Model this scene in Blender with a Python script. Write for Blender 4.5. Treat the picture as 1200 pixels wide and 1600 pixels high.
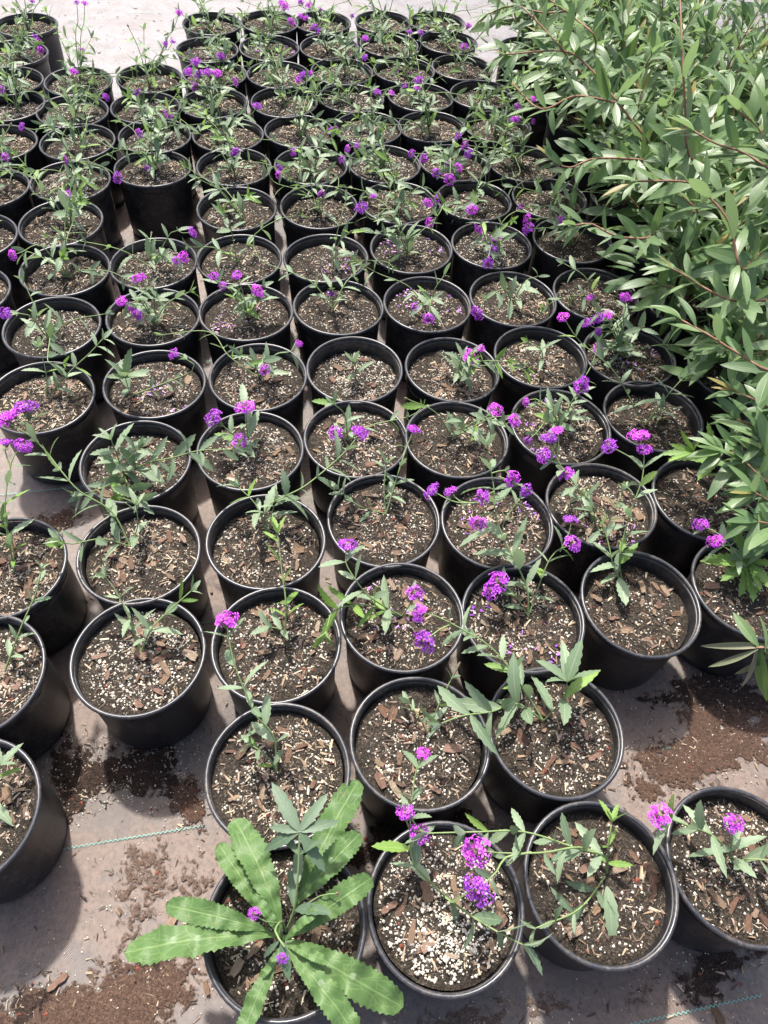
import bpy, math, random
import numpy as np
from mathutils import Matrix, Vector

for o in list(bpy.data.objects):
    bpy.data.objects.remove(o)
scene = bpy.context.scene
C = scene.collection
rnd = random.Random(7)
npr = np.random.RandomState(11)

# ------------------------------------------------------------------ camera
HP = 0.215                       # height of the pot rims above the mat
F_PX, PITCH, ROLL, HCAM = 1139.33, 0.927823, -0.083997, 1.2751
CAMZ = HP + HCAM
cp, sp = math.cos(PITCH), math.sin(PITCH)
cr, sr = math.cos(ROLL), math.sin(ROLL)
right0, up0, fwd = Vector((1, 0, 0)), Vector((0, sp, cp)), Vector((0, cp, -sp))
right, up = right0 * cr - up0 * sr, right0 * sr + up0 * cr
cam_d = bpy.data.cameras.new('camera')
cam_d.sensor_fit = 'VERTICAL'
cam_d.sensor_height = 36.0
cam_d.lens = 36.0 * F_PX / 1600.0
cam_d.clip_start = 0.02
cam_d.clip_end = 200
cam = bpy.data.objects.new('camera', cam_d)
C.objects.link(cam)
cam.matrix_world = Matrix(((right.x, up.x, -fwd.x, 0), (right.y, up.y, -fwd.y, 0),
                           (right.z, up.z, -fwd.z, CAMZ), (0, 0, 0, 1)))
scene.camera = cam

# ------------------------------------------------------------------ light
SUN_TO = Vector((-0.045, 0.112, 0.215)).normalized()     # direction towards the sun
world = bpy.data.worlds.new('World')
scene.world = world
world.use_nodes = True
wn = world.node_tree
sky = wn.nodes.new('ShaderNodeTexSky')
sky.sky_type = 'NISHITA'
sky.sun_disc = False
sky.dust_density = 5.0            # milky, hazy sky: pale fill light in the shade
sky.air_density = 0.9
sky.sun_elevation = math.asin(SUN_TO.z)
sky.sun_rotation = math.atan2(SUN_TO.x, SUN_TO.y)
bg = wn.nodes['Background']
bg.inputs['Strength'].default_value = 0.15
wn.links.new(sky.outputs[0], bg.inputs[0])
sun_d = bpy.data.lights.new('sun', 'SUN')
sun_d.energy = 4.5
sun_d.angle = math.radians(2.4)
sun_d.color = (1.0, 0.955, 0.88)
sun = bpy.data.objects.new('sun', sun_d)
C.objects.link(sun)
sun.rotation_euler = SUN_TO.to_track_quat('Z', 'Y').to_euler()
scene.view_settings.view_transform = 'Standard'
scene.view_settings.look = 'None'
scene.view_settings.gamma = 1.0
scene.view_settings.use_curve_mapping = False
scene.view_settings.exposure = 0.9

# ------------------------------------------------------------------ helpers
def at(px, py, h):
    """the world point h metres above the rim level seen at a photograph pixel"""
    u2, v2 = (px - 600) / F_PX, (800 - py) / F_PX
    u, v = u2 * cr + v2 * sr, -u2 * sr + v2 * cr
    yd, zd = cp + sp * v, -sp + cp * v
    k = (h - HCAM) / zd
    return Vector((u * k, yd * k, HP + h))

def new_obj(name, mesh, parent=None, mat4=None):
    o = bpy.data.objects.new(name, mesh)
    C.objects.link(o)
    if parent is not None:
        o.parent = parent
    if mat4 is not None:
        o.matrix_basis = mat4
    return o

def make_mesh(name, verts, faces, mat, smooth=True, col=None, uv=None):
    me = bpy.data.meshes.new(name)
    if isinstance(verts, np.ndarray):
        verts = verts.tolist()
    if isinstance(faces, np.ndarray):
        faces = faces.tolist()
    me.from_pydata(verts, [], faces)
    if mat is not None:
        me.materials.append(mat)
    if smooth:
        me.polygons.foreach_set('use_smooth', [True] * len(me.polygons))
    if col is not None:
        a = me.color_attributes.new('Col', 'FLOAT_COLOR', 'POINT')
        c4 = np.ones((len(verts), 4), dtype=np.float32)
        c4[:, :3] = col
        a.data.foreach_set('color', c4.ravel())
    if uv is not None:
        lay = me.uv_layers.new(name='UVMap')
        idx = np.zeros(len(me.loops), dtype=np.int32)
        me.loops.foreach_get('vertex_index', idx)
        lay.data.foreach_set('uv', np.asarray(uv, dtype=np.float32)[idx].ravel())
    me.update()
    return me

def thing(name, loc, label, cat, group=None):
    o = bpy.data.objects.new(name, None)
    C.objects.link(o)
    o.location = loc
    o.empty_display_size = 0.05
    o['label'] = label
    o['category'] = cat
    if group:
        o['group'] = group
    return o

# ------------------------------------------------------------------ materials
class NT:
    def __init__(self, name):
        self.m = bpy.data.materials.new(name)
        self.m.use_nodes = True
        self.t = self.m.node_tree
        self.b = self.t.nodes['Principled BSDF']
        self.out = self.t.nodes['Material Output']
    def n(self, typ, **kw):
        nd = self.t.nodes.new(typ)
        for k, v in kw.items():
            setattr(nd, k, v)
        return nd
    def link(self, a, b):
        self.t.links.new(a, b)
    def noise(self, vec, scale, detail=3, rough=0.55):
        nd = self.n('ShaderNodeTexNoise')
        nd.inputs['Scale'].default_value = scale
        nd.inputs['Detail'].default_value = detail
        nd.inputs['Roughness'].default_value = rough
        if vec is not None:
            self.link(vec, nd.inputs['Vector'])
        return nd.outputs['Fac']
    def ramp(self, fac, stops):
        nd = self.n('ShaderNodeValToRGB')
        el = nd.color_ramp.elements
        while len(el) < len(stops):
            el.new(0.5)
        for e, (p, c) in zip(el, stops):
            e.position = p
            e.color = (*c, 1) if len(c) == 3 else c
        self.link(fac, nd.inputs[0])
        return nd.outputs[0]
    def mix(self, fac, a, b, blend='MIX'):
        nd = self.n('ShaderNodeMix', data_type='RGBA', blend_type=blend)
        for s, v in ((nd.inputs[0], fac), (nd.inputs[6], a), (nd.inputs[7], b)):
            if isinstance(v, (int, float)):
                s.default_value = v
            elif isinstance(v, tuple):
                s.default_value = (*v, 1)
            else:
                self.link(v, s)
        return nd.outputs[2]
    def math(self, op, a, b=None, c=None):
        nd = self.n('ShaderNodeMath', operation=op)
        for s, v in zip(nd.inputs, (a, b, c)):
            if v is None:
                continue
            if isinstance(v, (int, float)):
                s.default_value = v
            else:
                self.link(v, s)
        return nd.outputs[0]
    def bump(self, h, strength, dist):
        nd = self.n('ShaderNodeBump')
        nd.inputs['Strength'].default_value = strength
        nd.inputs['Distance'].default_value = dist
        self.link(h, nd.inputs['Height'])
        self.link(nd.outputs[0], self.b.inputs['Normal'])
    def set(self, **kw):
        for k, v in kw.items():
            s = self.b.inputs[k.replace('_', ' ')]
            if isinstance(v, (int, float)):
                s.default_value = v
            elif isinstance(v, tuple):
                s.default_value = (*v, 1)
            else:
                self.link(v, s)
    def pos(self):
        return self.n('ShaderNodeNewGeometry').outputs['Position']
    def obj(self):
        return self.n('ShaderNodeTexCoord').outputs['Object']

# weed mat: dusty woven black plastic, worn to grey, with brown dust and damp stains
def mat_ground():
    k = NT('woven_weed_mat')
    p = k.pos()
    dust = k.ramp(k.noise(p, 3.1, 5, 0.62), [(0.34, (0, 0, 0)), (0.54, (1, 1, 1))])
    fine = k.noise(p, 42, 4, 0.7)
    base = k.mix(fine, (0.062, 0.056, 0.053), (0.148, 0.132, 0.123))
    brown = k.mix(fine, (0.082, 0.052, 0.038), (0.212, 0.142, 0.107))
    c = k.mix(k.math('MULTIPLY', dust, 0.85), base, brown)
    damp = k.ramp(k.noise(p, 4.7, 6, 0.68), [(0.52, (0, 0, 0)), (0.58, (1, 1, 1))])
    c = k.mix(k.math('MULTIPLY', damp, 0.55), c, (0.055, 0.045, 0.042))
    sy = k.n('ShaderNodeSeparateXYZ'); k.link(p, sy.inputs[0])
    aisle = k.ramp(k.math('ADD', k.math('MULTIPLY', k.math('SUBTRACT', sy.outputs[1], 2.75), 1.1), k.math('SUBTRACT', k.noise(p, 5, 5, 0.65), 0.5)), [(0.0, (0, 0, 0)), (0.45, (1, 1, 1))])
    pale = k.mix(k.ramp(k.noise(p, 9, 6, 0.75), [(0.35, (0, 0, 0)), (0.6, (1, 1, 1))]), (0.115, 0.095, 0.090), (0.185, 0.178, 0.196))      # sun-bleached mat in the aisle
    c = k.mix(k.math('MULTIPLY', aisle, 0.85), c, pale)
    crumbs = k.ramp(k.noise(p, 170, 2, 0.5), [(0.64, (0, 0, 0)), (0.70, (1, 1, 1))])
    c = k.mix(k.math('MULTIPLY', crumbs, 0.6), c, (0.06, 0.035, 0.025))
    grit = k.ramp(k.noise(p, 95, 4, 0.75), [(0.30, (0.45, 0.45, 0.45)), (0.50, (1, 1, 1)), (0.72, (1.35, 1.3, 1.25))])
    c = k.mix(0.8, c, grit, 'MULTIPLY')
    # weave: two crossed wave patterns at 2.2 mm
    sx = k.n('ShaderNodeSeparateXYZ'); k.link(p, sx.inputs[0])
    w1 = k.math('SINE', k.math('MULTIPLY', k.math('ADD', sx.outputs[0], k.math('MULTIPLY', sx.outputs[1], 0.24)), 2400))
    w2 = k.math('SINE', k.math('MULTIPLY', k.math('SUBTRACT', sx.outputs[1], k.math('MULTIPLY', sx.outputs[0], 0.24)), 1700))
    wv = k.math('MULTIPLY', w1, w2)
    c = k.mix(k.math('MULTIPLY_ADD', wv, 0.10, 0.10), c, (0.09, 0.085, 0.09))
    k.set(Base_Color=c, Roughness=k.math('MULTIPLY_ADD', damp, -0.12, 0.46), Specular_IOR_Level=0.6)
    h = k.math('ADD', k.math('MULTIPLY', wv, 0.12), k.math('ADD', k.noise(p, 9, 3), k.math('MULTIPLY', fine, 0.3)))
    k.bump(h, 0.35, 0.006)
    return k.m

def mat_plastic(name, rough, dusty, base=(0.013, 0.0135, 0.0155)):
    k = NT(name)
    oi = k.n('ShaderNodeObjectInfo').outputs['Random']
    p = k.pos()
    n1 = k.noise(p, 26, 4, 0.65)
    n2 = k.noise(p, 160, 3, 0.6)
    sm = k.ramp(k.math('MULTIPLY', n1, n2), [(0.22, (0, 0, 0)), (0.42, (1, 1, 1))])
    f = k.math('MULTIPLY', sm, k.math('MULTIPLY_ADD', oi, dusty, dusty * 0.4))
    c = k.mix(f, base, (0.15, 0.125, 0.105))
    k.set(Base_Color=c, Roughness=k.math('MULTIPLY_ADD', n1, 0.22, rough), Specular_IOR_Level=0.5)
    k.bump(n2, 0.12, 0.001)
    return k.m

def mat_soil(name, a, b, ragged=False):
    k = NT(name)
    p = k.pos()
    def cells(scale):
        v = k.n('ShaderNodeTexVoronoi'); v.inputs['Scale'].default_value = scale
        k.link(p, v.inputs['Vector'])
        s = k.n('ShaderNodeSeparateColor'); k.link(v.outputs['Color'], s.inputs[0])
        return s.outputs[0], v.outputs['Distance']
    c1, d1 = cells(330)
    c2, d2 = cells(720)
    mid = tuple((u + w) * 0.5 for u, w in zip(a, b))
    st = [(0.0, tuple(u * 0.45 for u in a)), (0.35, a), (0.6, mid), (0.82, b), (0.93, tuple(w * (1.15 if ragged else 1.9) for w in b)), (1.0, tuple(w * (1.35 if ragged else 3.0) for w in b))]
    c = k.mix(0.5, k.ramp(c1, st), k.ramp(c2, st))
    big = k.noise(p, 17, 3, 0.6)
    c = k.mix(k.math('MULTIPLY', big, 0.6), c, (a[0] * 0.6, a[1] * 0.6, a[2] * 0.6))
    k.set(Base_Color=c, Roughness=0.92, Specular_IOR_Level=0.25)
    k.bump(k.math('ADD', k.math('ADD', c1, k.math('MULTIPLY', c2, 0.5)), k.math('MULTIPLY', k.noise(p, 90, 4, 0.7), 1.5)), 1.0, 0.004)
    if ragged:                                   # thins out to loose crumbs towards its edge
        e = k.n('ShaderNodeVertexColor', layer_name='Col').outputs[0]
        nz = k.math('ADD', k.math('MULTIPLY', k.math('SUBTRACT', k.noise(p, 90, 5, 0.8), 0.5), 1.9), k.math('MULTIPLY', k.math('SUBTRACT', k.noise(p, 16, 4, 0.65), 0.5), 2.2))
        al = k.ramp(k.math('ADD', e, nz), [(0.30, (0, 0, 0)), (0.40, (1, 1, 1))])
        k.link(al, k.b.inputs['Alpha'])
    return k.m

def mat_vcol(name, rough=0.75, spec=0.3, vary=0.35):
    k = NT(name)
    a = k.n('ShaderNodeVertexColor', layer_name='Col')
    n = k.noise(k.pos(), 260, 3, 0.7)
    c = k.mix(k.math('MULTIPLY', n, vary), a.outputs[0], (0.03, 0.018, 0.012))
    k.set(Base_Color=c, Roughness=rough, Specular_IOR_Level=spec)
    k.bump(n, 0.4, 0.001)
    return k.m

def mat_chip(name):
    k = NT(name)
    oi = k.n('ShaderNodeObjectInfo').outputs['Random']
    c = k.ramp(oi, [(0.0, (0.36, 0.25, 0.16)), (0.25, (0.20, 0.11, 0.075)), (0.45, (0.46, 0.34, 0.23)), (0.62, (0.10, 0.055, 0.04)),
                    (0.78, (0.33, 0.20, 0.15)), (1.0, (0.48, 0.39, 0.29))])
    o = k.obj()
    mp = k.n('ShaderNodeMapping'); mp.inputs['Scale'].default_value = (1.0, 0.12, 1.0); k.link(o, mp.inputs[0])
    g = k.noise(mp.outputs[0], 9, 4, 0.7)
    c = k.mix(k.math('MULTIPLY', g, 0.7), c, (0.07, 0.04, 0.028))
    k.set(Base_Color=c, Roughness=0.75, Specular_IOR_Level=0.3)
    k.bump(g, 0.6, 0.15)
    return k.m

def mat_leaf(name, dark, light, tip=None, under=None, veins=0.35, rough=0.5, trans=0.3, side_veins=9.0, tcol=(0.22, 0.36, 0.06), spec=0.5, net=False):
    """leaf blade: UV.x runs across (0.5 = midrib), UV.y from stalk to tip"""
    k = NT(name)
    uv = k.n('ShaderNodeTexCoord').outputs['UV']
    sx = k.n('ShaderNodeSeparateXYZ'); k.link(uv, sx.inputs[0])
    oi = k.n('ShaderNodeObjectInfo').outputs['Random']
    off = k.math('ABSOLUTE', k.math('SUBTRACT', sx.outputs[0], 0.5))
    mid = k.ramp(off, [(0.0, (1, 1, 1)), (0.05, (0, 0, 0))])
    sv = k.math('SINE', k.math('MULTIPLY', k.math('SUBTRACT', sx.outputs[1], k.math('MULTIPLY', off, 0.55)), side_veins * 6.283))
    svr = k.ramp(sv, [(0.86, (0, 0, 0)), (1.0, (1, 1, 1))])
    vein = k.math('MAXIMUM', mid, k.math('MULTIPLY', svr, 0.55))
    if net:
        mp = k.n('ShaderNodeMapping'); mp.inputs['Scale'].default_value = (3.2, 9.0, 1.0); k.link(uv, mp.inputs[0])
        vo = k.n('ShaderNodeTexVoronoi', feature='DISTANCE_TO_EDGE'); vo.inputs['Scale'].default_value = 1.0
        k.link(mp.outputs[0], vo.inputs['Vector'])
        nt = k.ramp(vo.outputs['Distance'], [(0.0, (1, 1, 1)), (0.07, (0, 0, 0))])
        vein = k.math('MAXIMUM', k.math('MAXIMUM', mid, k.math('MULTIPLY', svr, 0.25)), k.math('MULTIPLY', nt, 0.5))
    n = k.noise(k.pos(), 60, 3, 0.6)
    c = k.mix(k.math('ADD', k.math('MULTIPLY', oi, 0.75), k.math('MULTIPLY', k.math('SUBTRACT', n, 0.5), 0.6)), dark, light)
    if tip:
        tf = k.ramp(oi, [(0.90, (0, 0, 0)), (0.95, (1, 1, 1))])
        c = k.mix(k.math('MULTIPLY', tf, 0.85), c, tip)
    c = k.mix(k.math('MULTIPLY', vein, veins), c, (min(1, light[0] * 1.9 + 0.05), min(1, light[1] * 1.6 + 0.05), min(1, light[2] * 1.8 + 0.03)))
    if net:                                      # insect bites and yellowing spots
        bl = k.ramp(k.noise(k.pos(), 55, 3, 0.6), [(0.68, (0, 0, 0)), (0.74, (1, 1, 1))])
        c = k.mix(k.math('MULTIPLY', bl, 0.55), c, (0.22, 0.18, 0.06))
    if under:
        bf = k.n('ShaderNodeNewGeometry').outputs['Backfacing']
        c = k.mix(k.math('MULTIPLY', bf, 0.75), c, under)
    k.set(Base_Color=c, Roughness=rough, Specular_IOR_Level=spec)
    k.bump(k.math('SUBTRACT', k.math('MULTIPLY', n, 0.4), vein), 0.35, 0.0012)
    tr = k.n('ShaderNodeBsdfTranslucent')
    k.link(k.mix(0.5, c, tcol), tr.inputs[0])
    ms = k.n('ShaderNodeMixShader'); ms.inputs[0].default_value = trans
    k.link(k.b.outputs[0], ms.inputs[1]); k.link(tr.outputs[0], ms.inputs[2])
    k.link(ms.outputs[0], k.out.inputs[0])
    return k.m

def mat_petal():
    k = NT('violet_petals')
    a = k.n('ShaderNodeVertexColor', layer_name='Col')
    oi = k.n('ShaderNodeObjectInfo').outputs['Random']
    hs = k.n('ShaderNodeHueSaturation')
    k.link(a.outputs[0], hs.inputs['Color'])
    k.link(k.math('MULTIPLY_ADD', oi, 0.05, 0.485), hs.inputs['Hue'])
    k.link(k.math('MULTIPLY_ADD', oi, 0.35, 1.0), hs.inputs['Value'])
    k.set(Base_Color=hs.outputs[0], Roughness=0.6, Specular_IOR_Level=0.2)
    tr = k.n('ShaderNodeBsdfTranslucent'); k.link(hs.outputs[0], tr.inputs[0])
    ms = k.n('ShaderNodeMixShader'); ms.inputs[0].default_value = 0.35
    k.link(k.b.outputs[0], ms.inputs[1]); k.link(tr.outputs[0], ms.inputs[2])
    k.link(ms.outputs[0], k.out.inputs[0])
    return k.m

def mat_stem(name, a, b, rough=0.6):
    k = NT(name)
    n = k.noise(k.pos(), 45, 3, 0.6)
    k.set(Base_Color=k.mix(n, a, b), Roughness=rough, Specular_IOR_Level=0.3)
    k.bump(n, 0.3, 0.001)
    return k.m

def mat_plain(name, colr, rough=0.5, spec=0.5):
    k = NT(name)
    n = k.noise(k.pos(), 90, 3)
    k.set(Base_Color=k.mix(n, tuple(c * 0.75 for c in colr), tuple(min(1, c * 1.2) for c in colr)), Roughness=rough, Specular_IOR_Level=spec)
    return k.m

M_GROUND = mat_ground()
M_WALL = mat_plastic('black_pot_plastic', 0.34, 0.42, (0.0115, 0.012, 0.0145))
M_RIM = mat_plastic('rim_plastic_sky_sheen', 0.23, 0.45, (0.028, 0.030, 0.037))  # dusty black plastic, base lifted bluish to paint in the sky's reflection
M_SOIL = mat_soil('dark_potting_mix', (0.023, 0.019, 0.0145), (0.074, 0.059, 0.045))
M_SPILL = mat_soil('spilled_brown_mix', (0.075, 0.044, 0.031), (0.165, 0.102, 0.073), True)
M_SPILL_DARK = mat_soil('spilled_damp_mix', (0.022, 0.014, 0.011), (0.085, 0.053, 0.040), True)  # damp mix; in one patch its dark colour also paints pot shadow
M_DUST = mat_soil('pale_brown_dust', (0.13, 0.088, 0.068), (0.225, 0.158, 0.122), True)
M_LITTER = mat_vcol('bark_and_perlite')
M_CHIP = mat_chip('bark_chip_wood')
M_LEAF = mat_leaf('verbena_leaf', (0.135, 0.205, 0.120), (0.265, 0.345, 0.22), under=(0.28, 0.35, 0.25), veins=0.4, rough=0.5, trans=0.30)
M_LEAF_DARK = mat_leaf('dark_verbena_leaf', (0.075, 0.125, 0.075), (0.12, 0.18, 0.11), under=(0.2, 0.26, 0.18), veins=0.4, rough=0.5, trans=0.25)
M_YOUNG = mat_leaf('young_verbena_leaf', (0.13, 0.25, 0.05), (0.24, 0.38, 0.09), under=(0.26, 0.36, 0.16), veins=0.4, rough=0.5, trans=0.38)
M_WEED = mat_leaf('weed_leaf', (0.066, 0.130, 0.040), (0.108, 0.190, 0.062), under=(0.14, 0.21, 0.10), veins=0.5, rough=0.5, net=True, spec=0.3, trans=0.24, side_veins=7.0)
M_SHRUB = mat_leaf('shrub_leaf', (0.058, 0.122, 0.042), (0.182, 0.280, 0.112), under=(0.24, 0.32, 0.20), veins=0.25, rough=0.42, trans=0.34, side_veins=14.0, spec=0.65, tcol=(0.26, 0.42, 0.09))
M_BRONZE = mat_leaf('bronze_new_leaf', (0.20, 0.24, 0.07), (0.30, 0.21, 0.09), under=(0.4, 0.33, 0.2), veins=0.25, rough=0.45, trans=0.35, tcol=(0.5, 0.35, 0.05))
M_DRY = mat_leaf('withering_leaf', (0.13, 0.16, 0.08), (0.30, 0.25, 0.18), under=(0.32, 0.30, 0.25), veins=0.3, rough=0.55, trans=0.25, tcol=(0.28, 0.26, 0.12))
M_STEM = mat_stem('green_stem', (0.13, 0.20, 0.07), (0.23, 0.30, 0.13))
M_TWIG = mat_stem('brown_twig', (0.14, 0.05, 0.03), (0.33, 0.19, 0.13))
M_CALYX = mat_stem('calyx_bracts', (0.12, 0.10, 0.07), (0.22, 0.21, 0.11), 0.75)
M_PETAL = mat_petal()
M_THREAD = mat_plain('turquoise_thread', (0.15, 0.36, 0.31), 0.6, 0.3)
_k = NT('water_drop')
_k.set(Base_Color=(0.75, 0.85, 0.7), Roughness=0.05, Alpha=0.10, Specular_IOR_Level=0.8)
M_DROP = _k.m
# ------------------------------------------------------------------ the ground
def vnoise(x, y, s=0):
    return (math.sin(x * 1.7 + 1.3 * s + 2.1 * math.sin(y * 1.1 + s)) + math.sin(y * 2.3 + 0.7 * s + 1.7 * math.sin(x * 0.9 - s))) * 0.5

def build_ground():
    xs = np.concatenate([[-40, -12, -5], np.linspace(-2.2, 2.2, 89), [5, 12, 40]])
    ys = np.concatenate([[-12, -4, -1], np.linspace(-0.3, 4.6, 99), [7, 15, 60]])
    V = [(x, y, 0.0012 * vnoise(x * 7, y * 7, 1) + 0.0008 * vnoise(x * 19, y * 17, 4)) for y in ys for x in xs]
    nx = len(xs)
    Fc = [(j * nx + i, j * nx + i + 1, (j + 1) * nx + i + 1, (j + 1) * nx + i) for j in range(len(ys) - 1) for i in range(nx - 1)]
    g = new_obj('ground', make_mesh('weed_mat', V, Fc, M_GROUND))
    g['kind'] = 'structure'
    g['label'] = 'dusty grey woven weed mat under the pots'
    # the turquoise zigzag threads woven into the mat every 45 cm
    for n in range(-1, 10):
        V, Fc = [], []
        x, i = -2.0, 0
        while x < 2.0:
            y = 0.185 + 0.245 * (x + 0.9) + 0.449 * n
            z = 0.0030
            d = 0.0019 * (1 if i % 2 else -1)
            nx_, ny_ = -0.238, 0.971
            for q in (-0.0008, 0.0008):
                V.append((x + nx_ * (d + q), y + ny_ * (d + q), z))
            if i and math.sin(x * 9 + n * 2.1) + 0.6 * math.sin(x * 31 + n) > -0.75:     # elsewhere buried in dirt
                Fc.append((2 * i - 2, 2 * i, 2 * i + 1, 2 * i - 1))
            x += 0.0042
            i += 1
        new_obj('woven_thread', make_mesh('woven_thread', V, Fc, M_THREAD, False), g)
    return g
GROUND = build_ground()

# litter made of real chips: returns vert / face / colour arrays
BOX_F = np.array([(0, 3, 2, 1), (4, 5, 6, 7), (0, 1, 5, 4), (1, 2, 6, 5), (2, 3, 7, 6), (3, 0, 4, 7)])
OCT_F = np.array([(0, 2, 4), (2, 1, 4), (1, 3, 4), (3, 0, 4), (2, 0, 5), (1, 2, 5), (3, 1, 5), (0, 3, 5)])
CHIP_COLS = np.array([(0.40, 0.32, 0.22), (0.27, 0.19, 0.125), (0.13, 0.088, 0.062), (0.50, 0.42, 0.31), (0.075, 0.052, 0.04),
                      (0.20, 0.14, 0.11), (0.05, 0.038, 0.03), (0.34, 0.25, 0.19)])
def litter(points, rs, n_chip, n_perl, tone=None, chip_len=(0.004, 0.017), n_rock=0, petals=0, perl=(0.0008, 0.0029)):
    """points(n, rs) -> n x 3 surface points"""
    vs, fq, ft, cs = [], [], [], []
    base = 0
    if n_chip:
        p = points(n_chip, rs)
        L = rs.uniform(0, 1, n_chip) ** 3.2 * (chip_len[1] - chip_len[0]) + chip_len[0]
        W = L * rs.uniform(0.10, 0.36, n_chip)
        T = W * rs.uniform(0.2, 0.5, n_chip)
        sg = np.array([(-1, -1, -1), (1, -1, -1), (1, 1, -1), (-1, 1, -1), (-1, -1, 1), (1, -1, 1), (1, 1, 1), (-1, 1, 1)], float)
        b = sg[None] * np.stack([W, L, T], 1)[:, None, :] * 0.5
        b *= rs.uniform(0.6, 1.15, b.shape)
        ends = np.where(sg[None, :, 1] < 0, rs.uniform(0.1, 1.0, (n_chip, 1)), rs.uniform(0.35, 1.05, (n_chip, 1)))
        b[..., 0] *= ends
        b[..., 0] += (rs.normal(0, 0.07, (n_chip, 1)) * L[:, None]) * (sg[None, :, 1] < 0)
        az, tl, rl = rs.uniform(0, 6.283, n_chip), rs.normal(0, 0.22, n_chip), rs.normal(0, 0.3, n_chip)
        x, y, z = b[..., 0], b[..., 1], b[..., 2]
        x, z = x * np.cos(rl)[:, None] + z * np.sin(rl)[:, None], -x * np.sin(rl)[:, None] + z * np.cos(rl)[:, None]
        y, z = y * np.cos(tl)[:, None] - z * np.sin(tl)[:, None], y * np.sin(tl)[:, None] + z * np.cos(tl)[:, None]
        x, y = x * np.cos(az)[:, None] - y * np.sin(az)[:, None], x * np.sin(az)[:, None] + y * np.cos(az)[:, None]
        b = np.stack([x, y, z], -1) + p[:, None, :]
        b[..., 2] += (T * 0.35)[:, None]
        vs.append(b.reshape(-1, 3))
        fq.append((BOX_F[None] + (np.arange(n_chip) * 8)[:, None, None] + base).reshape(-1, 4))
        pr = tone if tone is not None else np.array([.2, .16, .16, .1, .12, .1, .1, .06])
        c = CHIP_COLS[rs.choice(8, n_chip, p=pr / pr.sum())] * rs.uniform(0.75, 1.2, (n_chip, 1))
        cs.append(np.repeat(c, 8, 0))
        base += n_chip * 8
    def octs(n, r0, r1, colf, flat=0.75, embed=0.25):
        nonlocal base
        if not n:
            return
        p = points(n, rs)
        r = r0 + (r1 - r0) * rs.uniform(0, 1, n) ** 1.7
        o = np.array([(1, 0, 0), (-1, 0, 0), (0, 1, 0), (0, -1, 0), (0, 0, 1), (0, 0, -1)], float)
        b = o[None] * r[:, None, None] * rs.uniform(0.7, 1.25, (n, 6, 1))
        a = rs.uniform(0, 6.28, n)
        x = b[..., 0] * np.cos(a)[:, None] - b[..., 1] * np.sin(a)[:, None]
        y = b[..., 0] * np.sin(a)[:, None] + b[..., 1] * np.cos(a)[:, None]
        b = np.stack([x, y, b[..., 2] * flat], -1) + p[:, None, :]
        b[..., 2] += (r * embed)[:, None]
        vs.append(b.reshape(-1, 3))
        ft.append((OCT_F[None] + (np.arange(n) * 6)[:, None, None] + base).reshape(-1, 3))
        cs.append(np.repeat(colf(n), 6, 0))
        base += n * 6
    octs(n_perl, perl[0], perl[1], lambda n: np.array((0.74, 0.70, 0.60)) * rs.uniform(0.7, 1.08, (n, 1)) * np.array([1, 1, 1])[None])
    octs(n_rock, 0.0022, 0.0045, lambda n: np.array((0.19, 0.055, 0.035)) * rs.uniform(0.7, 1.4, (n, 1)))
    if petals:
        n = petals
        cen = points(3, rs)
        p = cen[rs.choice(3, n)] + np.c_[rs.normal(0, 0.018, (n, 2)), np.zeros(n)]
        rr = np.hypot(p[:, 0], p[:, 1]); k = np.minimum(1, 0.1 / np.maximum(rr, 1e-6)); p[:, 0] *= k; p[:, 1] *= k
        L = rs.uniform(0.005, 0.011, n); W = rs.uniform(0.0006, 0.0012, n)
        big = rs.uniform(0, 1, n) < 0.25
        W[big] *= 3; L[big] *= 0.6
        az = rs.uniform(0, 6.28, n)
        d = np.stack([np.cos(az), np.sin(az), rs.normal(0, .15, n)], 1); s = np.stack([-np.sin(az), np.cos(az), 0 * az], 1)
        up_ = np.array([0, 0, 0.003])
        q = np.stack([p - d * L[:, None] / 2 - s * W[:, None], p - d * L[:, None] / 2 + s * W[:, None],
                      p + d * L[:, None] / 2 + s * W[:, None], p + d * L[:, None] / 2 - s * W[:, None]], 1) + up_
        vs.append(q.reshape(-1, 3))
        fq.append((np.array([[0, 1, 2, 3]])[None] + (np.arange(n) * 4)[:, None, None] + base).reshape(-1, 4))
        pc = np.array([(0.42, 0.16, 0.55), (0.26, 0.05, 0.55), (0.55, 0.36, 0.58)])[rs.choice(3, n)]
        cs.append(np.repeat(pc, 4, 0))
        base += n * 4
    faces = [f for a in fq for f in a.tolist()] + [f for a in ft for f in a.tolist()]
    return np.concatenate(vs), faces, np.concatenate(cs)

# ------------------------------------------------------------------ pots
POT_R = 0.125
SEG = 56
def lathe(profile, seg=SEG):
    V, Fc = [], []
    for r, z in profile:
        for k in range(seg):
            a = 2 * math.pi * k / seg
            V.append((r * math.cos(a), r * math.sin(a), z))
    for j in range(len(profile) - 1):
        for k in range(seg):
            k2 = (k + 1) % seg
            Fc.append((j * seg + k, j * seg + k2, (j + 1) * seg + k2, (j + 1) * seg + k))
    return V, Fc

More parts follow.
